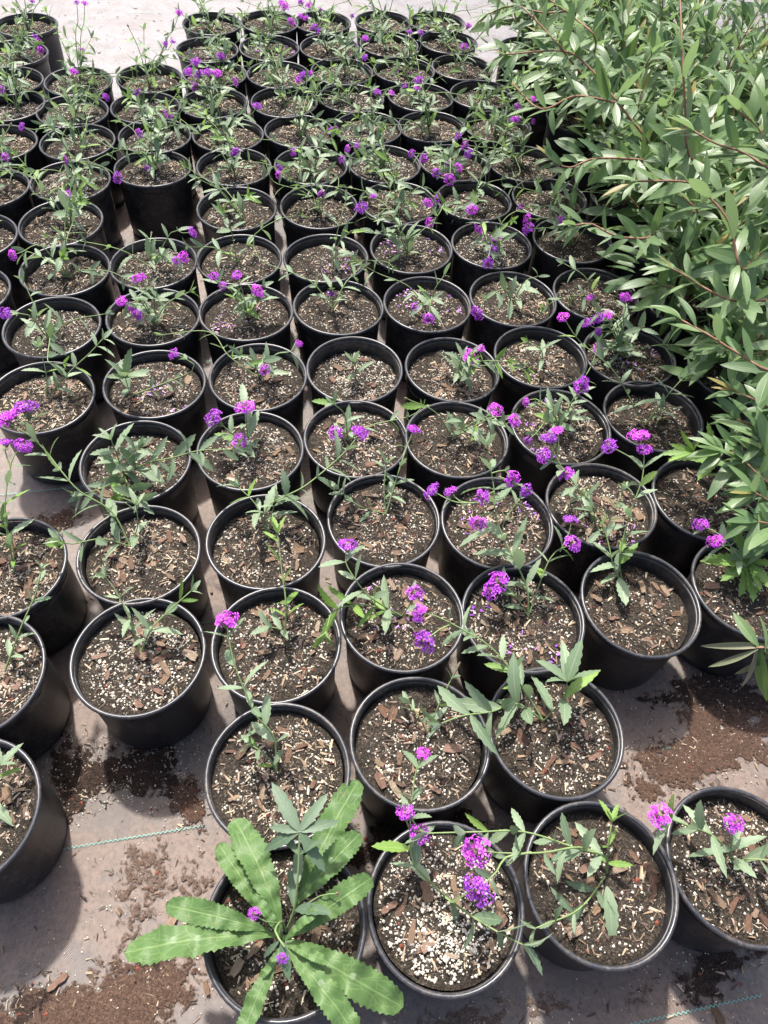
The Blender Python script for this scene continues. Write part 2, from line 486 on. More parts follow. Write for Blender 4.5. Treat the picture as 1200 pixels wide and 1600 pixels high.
def pot_meshes():
    # body: foot, tapered wall, outer skirt step, then down the inside
    prof = [(0.02, 0.006), (0.098, 0.006), (0.1025, 0.003), (0.1055, 0.006), (0.1065, 0.014), (0.1075, 0.016),
            (0.1105, 0.10), (0.1145, 0.182), (0.1165, 0.186), (0.1180, 0.192), (0.1185, 0.205),
            (0.1172, 0.2075), (0.1150, 0.200), (0.1120, 0.12), (0.1090, 0.02)]
    V, Fc = lathe(prof)
    wall = make_mesh('pot_wall', V, Fc, M_WALL)
    rp = []
    for k in range(13):                                   # rolled lip
        a = math.radians(-60 + k * 25)
        rp.append((0.1208 + 0.0040 * math.cos(a), 0.2105 + 0.0045 * math.sin(a)))
    V, Fc = lathe(rp + rp[:1])
    rim = make_mesh('pot_rim', V, Fc, M_RIM)
    return wall, rim
WALL_ME, RIM_ME = pot_meshes()

SOIL_R = 0.1138
def soil_z(x, y, s):
    r = math.hypot(x, y) / SOIL_R
    return 0.004 * (1 - r * r) + 0.0034 * vnoise(x * 55, y * 55, s) + 0.0020 * vnoise(x * 140, y * 130, s + 3) - 0.003 * max(0, r - 0.85) / 0.15
def soil_mesh(s):
    V, Fc = [(0, 0, soil_z(0, 0, s))], []
    nr, ns = 11, 40
    for j in range(1, nr + 1):
        r = SOIL_R * j / nr
        for k in range(ns):
            a = 2 * math.pi * k / ns
            V.append((r * math.cos(a), r * math.sin(a), soil_z(r * math.cos(a), r * math.sin(a), s)))
    for k in range(ns):
        Fc.append((0, 1 + k, 1 + (k + 1) % ns))
    for j in range(nr - 1):
        for k in range(ns):
            a, b = 1 + j * ns + k, 1 + j * ns + (k + 1) % ns
            Fc.append((a, a + ns, b + ns, b))
    return make_mesh('potting_mix', V, Fc, M_SOIL)
NSOIL = 5
SOIL_ME = [soil_mesh(s * 1.7) for s in range(NSOIL)]
def soil_points(s):
    def f(n, rs):
        r = np.sqrt(rs.uniform(0, 1, n)) * (SOIL_R - 0.008)
        a = rs.uniform(0, 6.283, n)
        x, y = r * np.cos(a), r * np.sin(a)
        keep = np.array([0.5 + 0.5 * vnoise(u * 26, v * 26, s + 5) for u, v in zip(x, y)])
        m = rs.uniform(0, 1, n) > keep * 1.25 + 0.12      # some pieces gather in drifts
        x[m] = x[m] * 0.8 + 0.022 * np.cos(s); y[m] = y[m] * 0.8 + 0.022 * np.sin(s)
        return np.stack([x, y, [soil_z(u, v, s) for u, v in zip(x, y)]], 1)
    return f
TONES = {'tan': np.array([.22, .18, .12, .13, .1, .1, .07, .08]), 'mix': np.array([.12, .18, .18, .06, .15, .12, .12, .07]),
         'dark': np.array([.10, .1, .18, .06, .2, .12, .2, .04])}
LITTER_ME = {}
def litter_mesh(kind, v, near):
    key = (kind, v, near)
    if key not in LITTER_ME:
        rs = np.random.RandomState(hash(kind) % 1 + v * 17 + len(kind) * 5 + ord(kind[0]) + (100 if near else 0))
        spec = {'tan': (1250, 560, 8, 0), 'mix': (950, 600, 14, 0), 'dark': (800, 300, 16, 0), 'perlite': (700, 1200, 8, 0),
                'petal': (1000, 560, 12, 34), 'bark': (1700, 330, 5, 0)}[kind]
        tone = TONES['tan' if kind in ('tan', 'bark') else 'dark' if kind == 'dark' else 'mix']
        q = 1.0 if near else 0.7
        a = litter(soil_points((v % NSOIL) * 1.7), rs, int(spec[0] * q), int(spec[1] * q), tone, n_rock=spec[2], petals=spec[3],
                   chip_len=(0.0025, 0.021))
        LITTER_ME[key] = make_mesh('litter_' + kind, a[0], a[1], M_LITTER, False, a[2])
    return LITTER_ME[key]

def chip_shape(seed):
    rs = np.random.RandomState(seed)
    w, t = rs.uniform(0.12, 0.30), rs.uniform(0.04, 0.09)
    V, Fc = [], []
    n = 5
    for j in range(n):
        f = j / (n - 1)
        k = (0.55 + 0.45 * math.sin(math.pi * (0.12 + 0.76 * f))) * rs.uniform(0.8, 1.15)
        y = f - 0.5
        bend = 0.05 * math.sin(f * 3 + seed)
        for sx, sz in ((-1, -1), (1, -1), (1, 1), (-1, 1)):
            V.append((sx * w * k * rs.uniform(0.75, 1.1) + bend, y + rs.uniform(-0.05, 0.05), sz * t * k * rs.uniform(0.7, 1.1)))
    for j in range(n - 1):
        for q in range(4):
            a, b = j * 4 + q, j * 4 + (q + 1) % 4
            Fc.append((a, b, b + 4, a + 4))
    Fc += [(3, 2, 1, 0), (n * 4 - 4, n * 4 - 3, n * 4 - 2, n * 4 - 1)]
    return make_mesh('bark_chip', V, Fc, M_CHIP, False)
CHIP_ME = [chip_shape(s) for s in range(8)]
def chip_matrix(x, y, z, L, r=rnd):
    return (Matrix.Translation((x, y, z)) @ Matrix.Rotation(r.uniform(0, 6.28), 4, 'Z') @ Matrix.Rotation(r.gauss(0, 0.13), 4, 'X')
            @ Matrix.Rotation(r.gauss(0, 0.2), 4, 'Y') @ Matrix.Scale(L, 4))

POTS = {
 'weed': (-1,-1,-0.096,0.152),
 'v02': (0,-1,0.149,0.203),
 'v03': (1,-1,0.402,0.255),
 'v04': (2,-1,0.634,0.298),
 'v05': (-1,0,-0.146,0.383),
 'v06': (0,0,0.097,0.456),
 'v07': (1,0,0.343,0.494),
 'v08': (-2,1,-0.438,0.573),
 'v09': (-1,1,-0.183,0.625),
 'v10': (0,1,0.055,0.705),
 'v11': (1,1,0.295,0.727),
 'v12': (2,1,0.538,0.787),
 'v13': (3,1,0.782,0.840),
 'v14': (-3,0,-0.610,0.298),
 'v15': (-3,1,-0.714,0.511),
 'v16': (-3,2,-0.752,0.738),
 'v17': (-2,2,-0.494,0.801),
 'v18': (-1,2,-0.246,0.859),
 'v19': (0,2,-0.000,0.942),
 'v20': (1,2,0.249,0.962),
 'v21': (2,2,0.488,1.026),
 'v22': (3,2,0.734,1.075),
 'v23': (-3,4,-0.847,1.217),
 'v24': (-2,4,-0.594,1.290),
 'v25': (-2,3,-0.570,1.042),
 'v26': (-1,3,-0.320,1.101),
 'v27': (0,3,-0.082,1.170),
 'v28': (1,3,0.158,1.194),
 'v29': (2,3,0.408,1.269),
 'v30': (3,3,0.652,1.327),
 'v33': (0,4,-0.106,1.407),
 'v34': (-1,4,-0.346,1.346),
 'v35': (1,4,0.140,1.433),
 'v36': (2,4,0.379,1.512),
 'v37': (3,4,0.620,1.549),
 'v38': (-3,5,-0.902,1.470),
 'v39': (-2,5,-0.661,1.538),
 'v40': (-1,5,-0.419,1.596),
 'v41': (0,5,-0.175,1.647),
 'v42': (1,5,0.071,1.695),
 'v43': (2,5,0.312,1.755),
 'v44': (3,5,0.554,1.805),
 'v46': (-3,6,-0.951,1.711),
 'v47': (-2,6,-0.715,1.775),
 'v48': (-1,6,-0.477,1.828),
 'v49': (0,6,-0.229,1.868),
 'v50': (1,6,0.016,1.957),
 'v51': (2,6,0.258,2.007),
 'v52': (3,6,0.514,2.072),
 'v53': (-3,7,-1.034,1.936),
 'v54': (-2,8,-0.850,2.277),
 'v55': (-1,7,-0.537,2.089),
 'v56': (0,7,-0.283,2.141),
 'v57': (1,7,-0.036,2.200),
 'v58': (2,7,0.205,2.248),
 'v59': (3,7,0.458,2.303),
 'v61': (-3,8,-1.082,2.166),
 'v62': (-3,9,-1.136,2.408),
 'v63': (-3,10,-1.225,2.614),
 'v64': (-3,11,-1.274,2.843),
 'v65': (-2,11,-1.029,2.921),
 'v66': (-2,10,-0.981,2.686),
 'v67': (-2,9,-0.896,2.490),
 'v68': (-1,8,-0.594,2.333),
 'v69': (0,8,-0.343,2.382),
 'v70': (1,8,-0.099,2.435),
 'v71': (2,8,0.139,2.479),
 'v72': (3,8,0.381,2.515),
 'd4': (-1,9,-0.651,2.539),
 'e4': (0,9,-0.415,2.604),
 'f4': (1,9,-0.172,2.672),
 'g4': (2,9,0.059,2.718),
 'h4': (3,9,0.299,2.764),
 'd3': (-1,10,-0.745,2.760),
 'e3': (0,10,-0.495,2.820),
 'f3': (1,10,-0.255,2.887),
 'h3': (3,10,0.246,3.014),
 'd2': (-1,11,-0.797,2.997),
 'e2': (0,11,-0.553,3.038),
 'f2': (1,11,-0.314,3.113),
 'g2': (2,11,-0.067,3.171),
 'h2': (3,11,0.166,3.243),
 'd1': (-1,12,-0.867,3.207),
 'e1': (0,12,-0.626,3.276),
 'f1': (1,12,-0.384,3.331),
 'g1': (2,12,-0.145,3.412),
 'h1': (3,12,0.105,3.484),
 'd0': (-1,13,-0.906,3.469),
 'e0': (0,13,-0.671,3.536),
 'f0': (1,13,-0.444,3.581),
 'g0': (2,13,-0.185,3.640),
 'h0': (3,13,0.055,3.690),
 'a1': (-4,13,-1.637,3.300),
 'a2': (-4,12,-1.587,3.031),
 'a3': (-4,11,-1.520,2.797),
 'a4': (-4,9,-1.389,2.357),
 'a5': (-4,8,-1.315,2.080),
 'a6': (-4,7,-1.261,1.831),
 'a7': (-4,6,-1.186,1.576),
 'g3': (2,10,0.006,2.951),
 'a35': (-4,10,-1.446,2.621),
}
POTS['v14'] = (-3, 0, -0.646, 0.278)
GA, GB, G0 = (0.242, 0.055), (-0.0575, 0.2385), (0.097, 0.456)
def grid(i, j):
    return (G0[0] + i * GA[0] + j * GB[0], G0[1] + i * GA[1] + j * GB[1])
ORD = ['zeroth', 'first', 'second', 'third', 'fourth', 'fifth', 'sixth', 'seventh', 'eighth', 'ninth', 'tenth', 'eleventh', 'twelfth',
       'thirteenth', 'fourteenth', 'fifteenth']
rows = {}
for n, (i, j, x, y) in POTS.items():
    rows.setdefault(j, []).append((i, n))
PLACE, SHORT = {}, {}
for j, lst in rows.items():
    lst.sort()
    for k, (i, n) in enumerate(lst):
        PLACE[n] = '%s from left in %s row from front' % (ORD[k + 1], ORD[j + 2])

KIND = {'v02': 'perlite', 'v03': 'dark', 'v04': 'mix', 'weed': 'mix', 'v05': 'tan', 'v06': 'mix', 'v07': 'mix', 'v08': 'perlite', 'v09': 'mix',
        'v10': 'petal', 'v11': 'petal', 'v12': 'dark', 'v13': 'dark', 'v14': 'bark', 'v15': 'tan', 'v16': 'tan', 'v17': 'tan', 'v18': 'mix',
        'v19': 'mix', 'v20': 'petal', 'v21': 'petal', 'v22': 'dark', 'v23': 'bark', 'v24': 'petal', 'v25': 'mix', 'v26': 'mix', 'v27': 'mix',
        'v28': 'dark', 'v29': 'petal', 'v30': 'dark', 'v33': 'perlite', 'v34': 'mix', 'v35': 'mix', 'v36': 'mix', 'v37': 'petal',
        'v40': 'petal', 'v50': 'petal', 'v49': 'petal', 'v52': 'dark', 'v44': 'mix'}
DROP = {'v05': 0.016, 'v08': 0.020, 'v14': 0.016, 'v15': 0.018, 'v17': 0.020, 'v16': 0.024, 'v12': 0.036, 'v33': 0.038, 'v18': 0.03}
SOILTOP = {}
POT_OBJ = {}
def build_pot(name, x, y, label, group, kind, drop, near, base='nursery_pot'):
    r = random.Random(name)
    t = thing(base, (x, y, 0.0), label, 'plant pot', group)
    rz = r.uniform(0, 6.28)
    R = Matrix.Rotation(rz, 4, 'Z')
    q_ = r.gauss(0, 0.010)
    tilt = Matrix.Rotation(r.gauss(0, 0.012), 4, 'X') @ Matrix.Rotation(r.gauss(0, 0.012), 4, 'Y') @ Matrix.Diagonal((1 + q_, 1 - q_, 1, 1))
    new_obj('pot_wall', WALL_ME, t, tilt @ R)
    new_obj('rim', RIM_ME, t, tilt @ R)
    v = r.randrange(NSOIL)
    zs = 0.2095 - drop
    S = Matrix.Translation((0, 0, zs)) @ R
    so = new_obj('potting_mix', SOIL_ME[v], t, S)
    lv = v + NSOIL * (r.randrange(2) if near else 0)
    li = new_obj('bark_litter', litter_mesh(kind, lv, near), t, S)
    li['kind'] = 'stuff'
    nb = {2: r.randrange(16, 26), 1: r.randrange(5, 9), 0: 0}[near]
    for q in range(nb):
        a, rr = r.uniform(0, 6.28), math.sqrt(r.random()) * 0.094
        cx, cy = rr * math.cos(a), rr * math.sin(a)
        L = r.uniform(0.012, 0.034) if near == 2 else r.uniform(0.018, 0.032)
        new_obj('bark_chip', CHIP_ME[r.randrange(8)], so, chip_matrix(cx, cy, soil_z(cx, cy, v * 1.7) + 0.0022, L, r))
    if name == 'v02':                                      # a drift of perlite against the near side
        def drift(n, rs):
            x = rs.normal(0.002, 0.044, n); y = -0.066 + rs.normal(0, 0.026, n) + 3.0 * x * x
            m = np.hypot(x, y) > 0.106
            k_ = 0.104 / np.maximum(np.hypot(x, y), 1e-6)
            x[m] *= k_[m]; y[m] *= k_[m]
            return np.stack([x, y, [0.0015 + soil_z(u, w, v * 1.7) for u, w in zip(x, y)]], 1)
        a_ = litter(drift, np.random.RandomState(5), 20, 340, None, (0.004, 0.012), 0, perl=(0.0013, 0.0036))
        dr = new_obj('perlite_drift', make_mesh('perlite_drift', a_[0], a_[1], M_LITTER, False, a_[2]), t, Matrix.Translation((0, 0, zs)))
        dr['kind'] = 'stuff'
    SOILTOP[name] = zs + 0.008
    POT_OBJ[name] = t
    return t

POT_LABEL = {
    'weed': 'black pot holding the big pale green weed rosette at front',
    'v02': 'black pot in the front row with thick white perlite on its near side',
    'v03': 'black front row pot of dark mix between the perlite pot and the corner pot',
    'v04': 'black pot at the right end of the front row, cut by the photo edge',
    'v05': 'bark-filled black pot standing directly behind the pale green weed',
    'v14': 'black pot cut by the left edge, nearest the open mat at lower left',
    'v08': 'single black pot with bright silvery rim beside the spilled mix at left',
    'v12': 'black pot with dark mix and big pale bark chips right of centre',
    'v33': 'deep black pot near the centre holding only two pale leaves',
    'v54': 'black pot whose whole tall wall shows above the empty place at left',
}
def build_pots():
    kinds = ['mix', 'tan', 'mix', 'perlite', 'tan', 'petal', 'bark']
    for n, (i, j, x, y) in POTS.items():
        r = random.Random(n + 'k')
        near = 2 if j <= 2 else 1 if j <= 4 else 0
        kind = KIND.get(n, r.choice(kinds if i < 3 else ['mix', 'dark', 'mix']))
        lab = POT_LABEL.get(n, 'round black plastic nursery pot, ' + PLACE[n])
        build_pot(n, x, y, lab, 'black pots of verbena', kind, DROP.get(n, r.uniform(0.014, 0.030)), near)
build_pots()
# ------------------------------------------------------------------ leaves, stems, flower heads
def leaf_mesh(name, mat, wid, nseg, serr=0.0, fold=0.12, curl=0.15, peak=0.4, blunt=0.0, wave=0.0, cols=3, seed=0, twist=0.0, stalk=0.0, arch=0.0, pucker=0.0):
    """a leaf of unit length along +Y, upper side +Z, edges toothed when serr > 0"""
    rs = random.Random(seed)
    xs = {3: (-1, 0, 1), 5: (-1, -0.5, 0, 0.5, 1)}[cols]
    V, UV, Fc = [], [], []
    for j in range(nseg + 1):
        t = j / nseg
        s = max(0.0, (t - stalk) / (1 - stalk))
        w = (s ** (peak * 1.6)) * ((1 - s) ** (0.85 * (1 - blunt * 0.65))) * 2.1 * wid * 0.5
        if j == 0:
            w = 0.0
        w = max(w, 0.018 if t < 0.98 else 0.0)
        tooth = serr * (1 if j % 2 == 0 else -0.45) * (0.5 + 0.9 * rs.random() if cols == 5 else 1) * (0 if s < 0.22 or j >= nseg else 1)
        lx = math.sin(twist * t)
        for a in xs:
            e = abs(a)
            ww = w * (1 + (tooth * (0.75 + 0.5 * rs.random()) if e == 1 else 0))
            x = a * ww
            y = t + (0.35 * tooth / nseg * 2 if e == 1 else 0)
            z = -curl * t * t + fold * abs(x) * (1 - 0.3 * t) + wave * math.sin(t * 21 + (0 if a > 0 else 1.7) + seed) * e * w
            z += a * ww * lx * 0.6 + arch * math.sin(math.pi * t) + pucker * math.cos(44 * (t - 0.5 * e * w)) * (0.4 + e) * min(1, s * 3)
            V.append((x, y, z))
            UV.append((0.5 + 0.5 * a, t))
    n = len(xs)
    for j in range(nseg):
        for k in range(n - 1):
            a = j * n + k
            Fc.append((a, a + 1, a + n + 1, a + n))
    return make_mesh(name, V, Fc, mat, True, None, UV)

VERB = [leaf_mesh('verbena_leaf', M_LEAF, 0.33 + 0.035 * (s % 3), 12, 0.17, 0.28, 0.05 + 0.11 * (s % 4), 0.42, seed=s, twist=(s % 3 - 1) * 0.5) for s in range(8)]
DARKV = [leaf_mesh('dark_leaf', M_LEAF_DARK, 0.33, 12, 0.17, 0.28, 0.10 + 0.1 * (s % 3), 0.42, seed=10 + s) for s in range(4)]
YOUNG = [leaf_mesh('young_leaf', M_YOUNG, 0.31 + 0.03 * (s % 3), 12, 0.18, 0.35, 0.02 + 0.09 * (s % 4), 0.42, seed=20 + s, twist=(s % 3 - 1) * 0.4) for s in range(6)]
SHRUB = [leaf_mesh('shrub_leaf', M_SHRUB, 0.325 + 0.04 * (s % 3), 8, 0.0, 0.22, 0.02 + 0.10 * (s % 5), 0.5, seed=40 + s, twist=(s % 5 - 2) * 0.35, stalk=0.03) for s in range(10)]
BRONZE = [leaf_mesh('bronze_leaf', M_BRONZE, 0.32, 8, 0.0, 0.35, 0.05, 0.5, seed=55 + s, stalk=0.03) for s in range(3)]
DRY = [leaf_mesh('withered_leaf', M_DRY, 0.17, 10, 0.0, 0.9, 0.15 + 0.2 * (s % 3), 0.5, seed=60 + s, twist=(s - 1.5) * 0.8) for s in range(4)]
WEED = [leaf_mesh('weed_leaf', M_WEED, 0.225 + 0.02 * (s % 3), 44, 0.10, 0.20, 0.13 + 0.10 * (s % 3), 0.60, blunt=0.80, wave=0.32, cols=5, seed=80 + s, arch=0.08, pucker=0.012, twist=(s - 2) * 0.25) for s in range(5)]
JAG = [leaf_mesh('jagged_leaf', M_YOUNG, 0.30, 14, 0.30, 0.25, 0.10 + 0.1 * (s % 3), 0.45, seed=100 + s) for s in range(4)]

def leaf_matrix(p, d, nrm, L, W=1.0):
    y = d.normalized()
    x = y.cross(nrm)
    if x.length < 1e-4:
        x = y.cross(Vector((0.3, 0.9, 0.1)))
    x.normalize()
    z = x.cross(y)
    M = Matrix(((x.x * L * W, y.x * L, z.x * L, p.x), (x.y * L * W, y.y * L, z.y * L, p.y), (x.z * L * W, y.z * L, z.z * L, p.z), (0, 0, 0, 1)))
    return M

def smooth_path(pts, step=0.012):
    """Catmull-Rom through the points"""
    P = [pts[0] + (pts[0] - pts[1])] + list(pts) + [pts[-1] + (pts[-1] - pts[-2])]
    out = []
    for k in range(1, len(P) - 2):
        a, b, c, d = P[k - 1], P[k], P[k + 1], P[k + 2]
        n = max(2, int((c - b).length / step))
        for q in range(n):
            t = q / n
            out.append(0.5 * ((2 * b) + (c - a) * t + (2 * a - 5 * b + 4 * c - d) * t * t + (3 * b - a - 3 * c + d) * t ** 3))
    out.append(pts[-1].copy())
    return out

def tube(name, path, r0, r1, mat, seg=5):
    V, Fc = [], []
    n = len(path)
    ref = Vector((0.31, 0.17, 0.93))
    for k, p in enumerate(path):
        d = (path[min(k + 1, n - 1)] - path[max(k - 1, 0)])
        d = d.normalized() if d.length > 1e-9 else Vector((0, 0, 1))
        x = d.cross(ref)
        if x.length < 0.05:
            x = d.cross(Vector((1, 0, 0)))
        x.normalize()
        y = d.cross(x)
        r = r0 + (r1 - r0) * k / max(1, n - 1)
        for q in range(seg):
            a = 6.2832 * q / seg
            V.append(p + x * (r * math.cos(a)) + y * (r * math.sin(a)))
    for k in range(n - 1):
        for q in range(seg):
            q2 = (q + 1) % seg
            Fc.append((k * seg + q, k * seg + q2, (k + 1) * seg + q2, (k + 1) * seg + q))
    Fc.append(tuple((n - 1) * seg + q for q in range(seg)))
    return make_mesh(name, V, Fc, mat)

def flower_mesh(seed):
    """a domed cluster of five-petalled florets, about 1 unit in radius, axis +Z"""
    rs = random.Random(seed)
    V, Fc, Cc = [], [], []
    nf = 25
    for k in range(nf):
        f = (k + 0.5) / nf
        el = math.acos(1 - 1.22 * f)                       # dome, a little past the equator
        az = k * 2.39996 + rs.uniform(-0.25, 0.25)
        if rs.random() < 0.12:
            continue
        rad = rs.uniform(0.62, 1.06) * (0.92 if f < 0.15 else 1.0)
        n = Vector((math.sin(el) * math.cos(az), math.sin(el) * math.sin(az), math.cos(el) * 0.85 + 0.05)).normalized()
        n = (n + Vector((rs.gauss(0, .2), rs.gauss(0, .2), rs.gauss(0, .15)))).normalized()
        c = Vector((math.sin(el) * math.cos(az) * rad, math.sin(el) * math.sin(az) * rad, math.cos(el) * 0.78 * rad))
        x = n.orthogonal().normalized()
        y = n.cross(x)
        ph = rs.uniform(0, 6.28)
        s = rs.uniform(0.26, 0.36) * (0.65 if f < 0.12 else 1)
        tone = rs.random()
        if f < 0.10:
            pc = (0.30, 0.03, 0.34)
        else:
            pc = (0.54 + 0.22 * tone, 0.09 + 0.12 * tone, 0.82 + 0.05 * tone)
        b0 = len(V)
        V.append(c - n * 0.05); Cc.append((0.20, 0.02, 0.30))
        for q in range(5):
            a = ph + q * 1.2566
            for da, rr, dz in ((-0.40, 0.80, 0.02), (-0.16, 1.06, -0.05), (0.0, 0.92, 0.0), (0.16, 1.06, -0.05), (0.40, 0.80, 0.02)):
                V.append(c + (x * math.cos(a + da) + y * math.sin(a + da)) * (s * rr) + n * (dz + rs.uniform(-0.03, 0.03)))
                Cc.append(pc)
            o = b0 + 1 + q * 5
            Fc += [(b0, o, o + 1, o + 2), (b0, o + 2, o + 3, o + 4)]
        # floret tube down to the receptacle
        b1 = len(V)
        root = Vector((c.x * 0.18, c.y * 0.18, -0.25 + 0.25 * c.z))
        for pp, w in ((c - n * 0.04, 0.05), (root, 0.035)):
            for q in range(3):
                a = q * 2.094
                V.append(pp + x * w * math.cos(a) + y * w * math.sin(a)); Cc.append((0.30, 0.06, 0.36))
        for q in range(3):
            Fc.append((b1 + q, b1 + (q + 1) % 3, b1 + 3 + (q + 1) % 3, b1 + 3 + q))
    return make_mesh('florets', V, Fc, M_PETAL, False, np.array(Cc))
FLOWER = [flower_mesh(200 + s) for s in range(5)]

def calyx_mesh(seed, length):
    """spike of small pointed bracts under the florets"""
    rs = random.Random(seed)
    V, Fc = [], []
    prof = [(0.10, -length - 0.25), (0.26, -length), (0.34, -length * 0.5), (0.36, -0.1), (0.25, 0.30), (0.05, 0.5)]
    sg = 7
    for r, z in prof:
        for k in range(sg):
            a = 6.2832 * k / sg
            V.append((r * math.cos(a), r * math.sin(a), z))
    for j in range(len(prof) - 1):
        for k in range(sg):
            Fc.append((j * sg + k, j * sg + (k + 1) % sg, (j + 1) * sg + (k + 1) % sg, (j + 1) * sg + k))
    nb = int(14 + 14 * length)
    for k in range(nb):
        a, z = k * 2.4, -length + (length + 0.2) * k / nb
        c, s = math.cos(a), math.sin(a)
        b = len(V)
        V += [(0.28 * c - 0.06 * s, 0.28 * s + 0.06 * c, z), (0.28 * c + 0.06 * s, 0.28 * s - 0.06 * c, z),
              (0.52 * c, 0.52 * s, z + rs.uniform(0.2, 0.35))]
        Fc.append((b, b + 1, b + 2))
    return make_mesh('calyx', V, Fc, M_CALYX, False)
CALYX = [calyx_mesh(300 + s, (0.35, 0.6, 1.3, 0.9)[s]) for s in range(4)]

class Plant:
    def __init__(self, name, base, label, cat, group, seed):
        self.root = thing(name, base, label, cat, group)
        self.b = Vector(base)
        self.r = random.Random(seed)
        self.nleaf = 0
    def stem(self, pts, r0=0.0019, r1=0.0011, mat=None, name='stem', seg=5, step=0.012):
        path = smooth_path([p - self.b for p in pts], step)
        new_obj(name, tube(name, path, r0, r1, mat or M_STEM, seg), self.root)
        return path                                        # local coordinates
    def leaf(self, p, d, L, pool=VERB, nrm=Vector((0, 0, 1)), W=1.0, name='leaf'):
        self.nleaf += 1
        return new_obj(name, pool[self.r.randrange(len(pool))], self.root, leaf_matrix(p, d, nrm, L, W))
    def leaf_to(self, p, q, pool=VERB, W=1.0, nrm=None, name='leaf'):
        """a leaf from world point p to world point q"""
        d = q - p
        return self.leaf(p - self.b, d, d.length, pool, nrm or Vector((0, 0, 1)), W, name)
    def pairs(self, path, L, spacing=0.034, pool=VERB, start=0.2, end=0.97, tipmul=0.6, ang=52, young_tip=False, single=False, skip=0.12):
        r = self.r
        tot = [0.0]
        for a, b in zip(path, path[1:]):
            tot.append(tot[-1] + (b - a).length)
        s = tot[-1] * start + r.uniform(0, spacing * 0.4)
        az = r.uniform(0, 6.28)
        while s < tot[-1] * end:
            k = next(i for i, t in enumerate(tot) if t >= s)
            k = max(1, k)
            d = (path[k] - path[k - 1]).normalized()
            x = d.cross(Vector((0.2, 0.1, 1))); x = x.normalized() if x.length > 0.05 else d.orthogonal().normalized()
            y = d.cross(x)
            f = s / tot[-1]
            for side in ((0,) if single else (0, math.pi)):
                if r.random() < skip:
                    continue
                a = az + side + r.gauss(0, 0.25)
                out = x * math.cos(a) + y * math.sin(a)
                th = math.radians(ang + r.gauss(0, 10))
                ld = d * math.cos(th) + out * math.sin(th)
                ld.z -= 0.12
                l = 1.12 * L * (1 - (1 - tipmul) * f) * r.uniform(0.72, 1.2)
                nrm = (d * 0.8 + Vector((0, 0, 0.6)) - out * 0.2 + Vector((r.gauss(0, .25), r.gauss(0, .25), 0)))
                pl = YOUNG if (young_tip and f > 0.72) or r.random() < 0.07 else pool
                self.leaf(path[k] + out * 0.001, ld, l, pl, nrm, r.uniform(0.8, 1.15))
            az += (2.4 if single else math.pi / 2) + r.gauss(0, 0.2)
            s += spacing * r.uniform(0.75, 1.35)
    def tuft(self, p, d, L, n=4, pool=YOUNG):
        """small leaves closing a shoot tip"""
        r = self.r
        for k in range(n):
            a = k * 6.283 / n + r.uniform(-.3, .3)
            x = d.orthogonal().normalized(); y = d.cross(x)
            out = x * math.cos(a) + y * math.sin(a)
            self.leaf(p, d * 0.9 + out * r.uniform(0.3, 0.9), L * r.uniform(0.6, 1.1), pool, d + Vector((0, 0, 0.3)) - out)
    def head(self, p, d, R):
        r = self.r
        z = (d.normalized() + Vector((0, -0.25, 0.7))).normalized()
        x = z.orthogonal().normalized(); y = z.cross(x)
        M = Matrix(((x.x * R, y.x * R, z.x * R, p.x), (x.y * R, y.y * R, z.y * R, p.y), (x.z * R, y.z * R, z.z * R, p.z), (0, 0, 0, 1)))
        M = M @ Matrix.Rotation(r.uniform(0, 6.28), 4, 'Z') @ Matrix.Diagonal((1.06, 1.06, r.uniform(0.65, 0.95), 1))
        h = new_obj('flower_head', CALYX[r.choice((0, 0, 1, 1, 2, 3))], self.root, M)
        f = new_obj('florets', FLOWER[r.randrange(5)], h)
        f['kind'] = 'stuff'

def P3(L):
    return [at(*q) for q in L]

